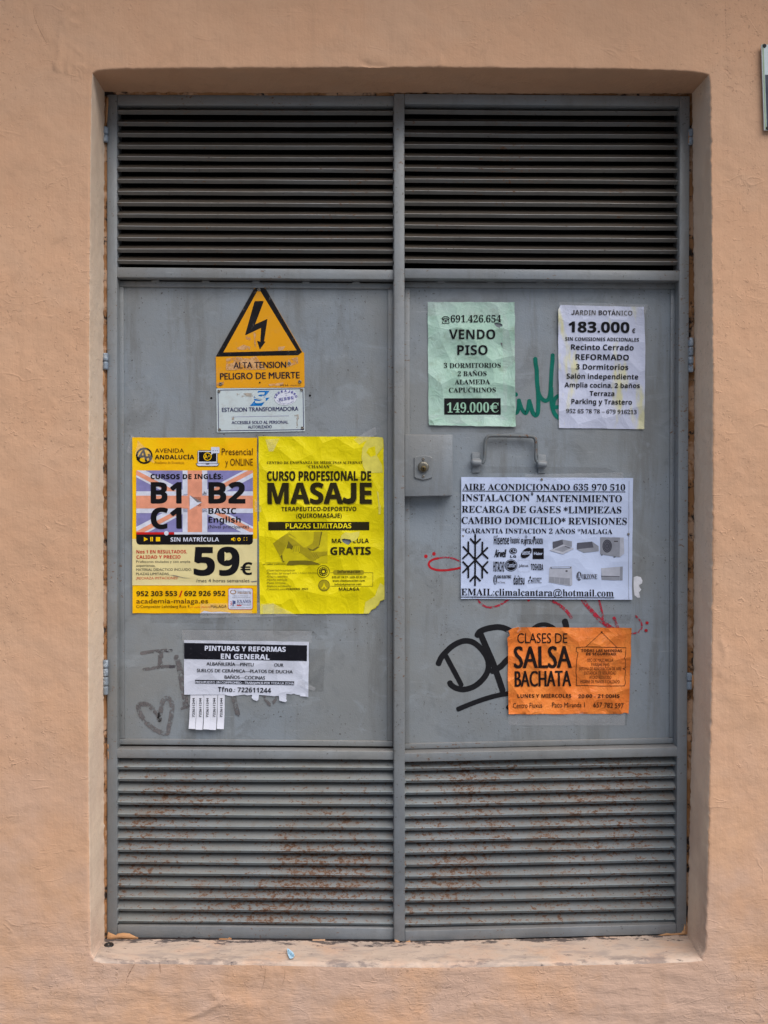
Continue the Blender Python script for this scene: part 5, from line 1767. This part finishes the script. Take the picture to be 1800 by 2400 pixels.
w.lift = lambda u, v: 0.005 * max(0, 0.14 - u - v * 0.4) / 0.14 + 0.003 * max(0, 0.04 - u) / 0.04 * (0.5 + 0.5 * math.sin(9 * v)) + 0.003 * max(0, u - 0.96) / 0.04
w.text('CLASES DE', 696, 212, 1020, 212, 64, 'in', I_cocoa)
w.text('SALSA', 674, 374, 1042, 372, 140, 'inm', I_cocoa)
w.text('BACHATA', 680, 494, 1040, 490, 100, 'inm', I_cocoa)
w.text('LUNES Y MIÉRCOLES', 698, 566, 1046, 564, 23, 'snb', I_cocoa)
w.text('20:00 - 21:00HS', 1090, 566, 1358, 566, 23, 'snb', I_cocoa)
w.text('Centro Fluxus', 668, 632, 858, 630, 32, 'in', I_cocoa)
w.text('Paco Miranda 1', 922, 628, 1134, 627, 32, 'in', I_cocoa)
w.text('657 782 597', 1190, 628, 1384, 633, 32, 'in', I_cocoa)
w.line([(1140, 236), (1243, 142), (1340, 238)], 2.5, I_cocoa, 2)
w.ring(1243, 142, 6, 6, 2, I_cocoa, 2, 12)
w.line([(1080, 240), (1150, 236), (1250, 238), (1400, 242), (1396, 300), (1388, 308), (1396, 320), (1398, 372), (1380, 378), (1398, 386), (1392, 440), (1396, 470), (1390, 488), (1240, 490), (1130, 486), (1078, 488), (1080, 440), (1076, 400), (1080, 330), (1090, 272), (1078, 268), (1080, 240)], 3.2, I_cocoa, 2)
w.text('TODAS LAS MEDIDAS', 1110, 268, 1374, 270, 17, 'snb', I_cocoa)
w.text('DE SEGURIDAD:', 1142, 290, 1340, 291, 17, 'snb', I_cocoa)
for i, (t, xa, xb) in enumerate((('USO DE MASCARILLA', 1150, 1316), ('PAREJAS FIJAS', 1176, 1292), ('SISTEMA DE RENOVACIÓN DE AIRE', 1096, 1370), ('DISTANCIA DE SEGURIDAD', 1130, 1336), ('AFORO REDUCIDO', 1162, 1304), ('HIGIENE DE MANOS Y CALZADO', 1106, 1358))):
    w.text(t, xa, 332 + i * 27.8, xb, 332 + i * 27.8, 21, 'in', I_cocoa2)
for a_, c_, am in (((640, 190), (740, 190), .002), ((740, 190), (860, 350), .003), ((860, 350), (980, 450), .002), ((640, 150), (720, 230), .003), ((690, 120), (640, 200), .0025), ((720, 460), (1060, 420), .0016), ((1000, 660), (1120, 520), .0024), ((960, 640), (1260, 500), .002), ((1180, 560), (1420, 620), .0022), ((640, 610), (760, 660), .002), ((1100, 130), (1240, 210), .0014), ((1300, 110), (1430, 260), .0016), ((880, 230), (1070, 120), .0014), ((640, 340), (700, 320), .0016)):
    w.crease(a_, c_, am, 4.5)
o = w.build()
tape(o, [(1186, 1480), (1215, 1464), (1222, 1474), (1196, 1500)], YA - 0.0045, 3)
tape(o, [(1190, 1664), (1466, 1668), (1464, 1700), (1192, 1700)], YA - 0.0010, 7)

# --- mint green flat-for-sale flyer
P_mint = paper_mat('mint_paper', lin(164, 198, 182), 0.65, lin(122, 138, 112), 0.36, 0.7, lin(176, 204, 194), (0.45, 0.7))
P_core = ink_mat('mint_core', lin(166, 200, 188), 0.4)
I_mint = ink_mat('mint_letters', lin(150, 190, 168), 0.4)
w = Sheet('flat_flyer', 'stained mint green flyer with black lettering, upper left of the right door panel', 'flyer', YA)
w.view(980, 690, 6.636)
w.amp = 0.0026
w.outline(rough_line((150, 122), (1495, 124), 5, 20, 1) + rough_line((1495, 124), (1508, 2000), 5, 24, 2) + [(1516, 2055), (1480, 2062)] + rough_line((1440, 2058), (200, 2038), 4, 16, 3) + [(170, 2036), (162, 1990)] + rough_line((164, 1980), (146, 140), 4, 24, 4), P_mint,
          [[(1180, 450), (1215, 440), (1240, 450), (1285, 452), (1308, 470), (1308, 500), (1270, 506), (1268, 530), (1245, 518), (1210, 500), (1190, 480)]])
w.lift = lambda u, v: 0.004 * max(0, u - 0.88) / 0.12 * (0.6 + 0.4 * math.sin(v * 11)) + 0.002 * max(0, v - 0.92) / 0.08
w.text('691.426.654', 504, 436, 1290, 436, 106, 'sfb', I_black)
w.line([(372, 372), (400, 350), (450, 350), (482, 372), (474, 398), (450, 380), (400, 380), (380, 398), (372, 372)], 12, I_black, 3)
w.line([(400, 392), (376, 440), (376, 452), (482, 452), (482, 440), (458, 392)], 9, I_black, 4)
w.rect(410, 400, 446, 432, I_dark, 3)
w.text('VENDO', 480, 698, 1198, 698, 148, 'snb', I_black)
w.text('PISO', 608, 942, 1078, 942, 148, 'snb', I_black)
w.text('3 DORMITORIOS', 398, 1146, 1282, 1142, 74, 'sfb', I_black)
w.text('2 BAÑOS', 614, 1274, 1062, 1270, 74, 'sfb', I_black)
w.text('ALAMEDA', 568, 1402, 1116, 1398, 74, 'sfb', I_black)
w.text('CAPUCHINOS', 478, 1528, 1206, 1524, 74, 'sfb', I_black)
w.poly([(404, 1618), (1280, 1616), (1282, 1872), (404, 1872)], I_black, 1)
w.text('149.000€', 448, 1840, 1248, 1836, 148, 'sfb', I_mint)
w.poly([(1280, 752), (1308, 758), (1306, 830), (1296, 800)], I_mid, 2)
for a_, c_, am in (((150, 322), (320, 322), .002), ((320, 322), (362, 352), .002), ((330, 330), (330, 1980), .0008), ((1306, 320), (1300, 1880), .0014), ((1300, 1870), (1510, 1910), .0025), ((830, 1905), (1200, 1920), .002), ((1150, 200), (1330, 320), .0025), ((1300, 300), (1500, 340), .002), ((760, 1630), (900, 1780), .002), ((180, 1560), (480, 1440), .0018), ((1320, 1250), (1500, 1470), .002), ((150, 220), (900, 200), .0014), ((1300, 1190), (1500, 1186), .0018), ((1440, 1680), (1510, 1820), .0022), ((200, 2030), (420, 1890), .0018)):
    w.crease(a_, c_, am, 5)
o = w.build()
for q, k in (([(1000, 707), (1206, 708), (1206, 738), (1002, 740)], 1), ([(1178, 735), (1207, 735), (1208, 975), (1180, 975)], 2), ([(1004, 972), (1208, 974), (1208, 1000), (1005, 998)], 3)):
    tape(o, q, YA - 0.003, k)

# --- white flat-for-sale flyer with yellow runs
P_stain = paper_mat('white_stained_paper', lin(196, 202, 225), 0.16, lin(170, 168, 170), 0.5, 0.5, None, None, lin(206, 204, 168))
w = Sheet('flat_flyer', 'white flyer with bold black price and yellow runs, upper right of the right door panel', 'flyer', YA)
w.view(1290, 690, 6.636)
w.amp = 0.0026
w.outline([(115, 240), (158, 166)] + rough_line((200, 170), (1445, 198), 3, 14, 1) + rough_line((1446, 198), (1468, 780), 3, 10, 2) + rough_line((1468, 780), (1452, 2096), 3, 14, 3) + rough_line((1452, 2096), (128, 2078), 3, 14, 4) + rough_line((128, 2078), (115, 300), 2, 16, 5), P_stain)
w.lift = lambda u, v: 0.002 * max(0, u - 0.93) / 0.07 + 0.0025 * max(0, 0.05 - u) / 0.05 * (0.5 + 0.5 * math.sin(12 * v))
w.text('JARDIN BOTÁNICO', 320, 322, 1270, 332, 74, 'snb', I_dark)
w.text('183.000', 276, 588, 1216, 600, 160, 'snx', I_black)
w.text('€', 1262, 604, 1316, 605, 70, 'snb', I_dark)
w.text('SIN COMISIONES ADICIONALES', 226, 722, 1374, 736, 54, 'snb', I_black)
w.text('Recinto Cerrado', 316, 864, 1290, 874, 84, 'snb', I_black)
w.text('REFORMADO', 386, 1018, 1216, 1028, 86, 'snb', I_black)
w.text('3 Dormitorios', 392, 1168, 1206, 1178, 82, 'snb', I_black)
w.text('Salón independiente', 248, 1312, 1360, 1324, 78, 'snb', I_black)
w.text('Amplia cocina, 2 baños', 216, 1446, 1384, 1460, 74, 'snb', I_black)
w.text('Terraza', 606, 1580, 990, 1584, 76, 'snb', I_black)
w.text('Parking y Trastero', 322, 1704, 1264, 1716, 76, 'snb', I_black)
w.text('952 65 78 78 – 679 916213', 242, 1846, 1336, 1864, 62, 'sft', I_black)
for a_, c_, am in (((120, 1060), (350, 1030), .0028), ((260, 900), (350, 960), .002), ((1120, 420), (1440, 360), .0018), ((1240, 540), (1460, 480), .002), ((1320, 1560), (1470, 1540), .002), ((1300, 960), (1470, 910), .002), ((1330, 830), (1460, 800), .0018), ((220, 180), (350, 380), .002), ((380, 180), (520, 240), .0014), ((600, 190), (700, 240), .0014), ((350, 1500), (420, 1580), .0018), ((1210, 1930), (1330, 2040), .0024), ((200, 1240), (500, 1260), .0014), ((130, 1200), (300, 1180), .002)):
    w.crease(a_, c_, am, 5)
o = w.build()
tape(o, [(1310, 708), (1520, 714), (1510, 744), (1312, 738)], YA - 0.0028, 4)

bpy.data.objects.remove(_to)
for o in bpy.data.objects:
    if 'org' in o: del o['org']
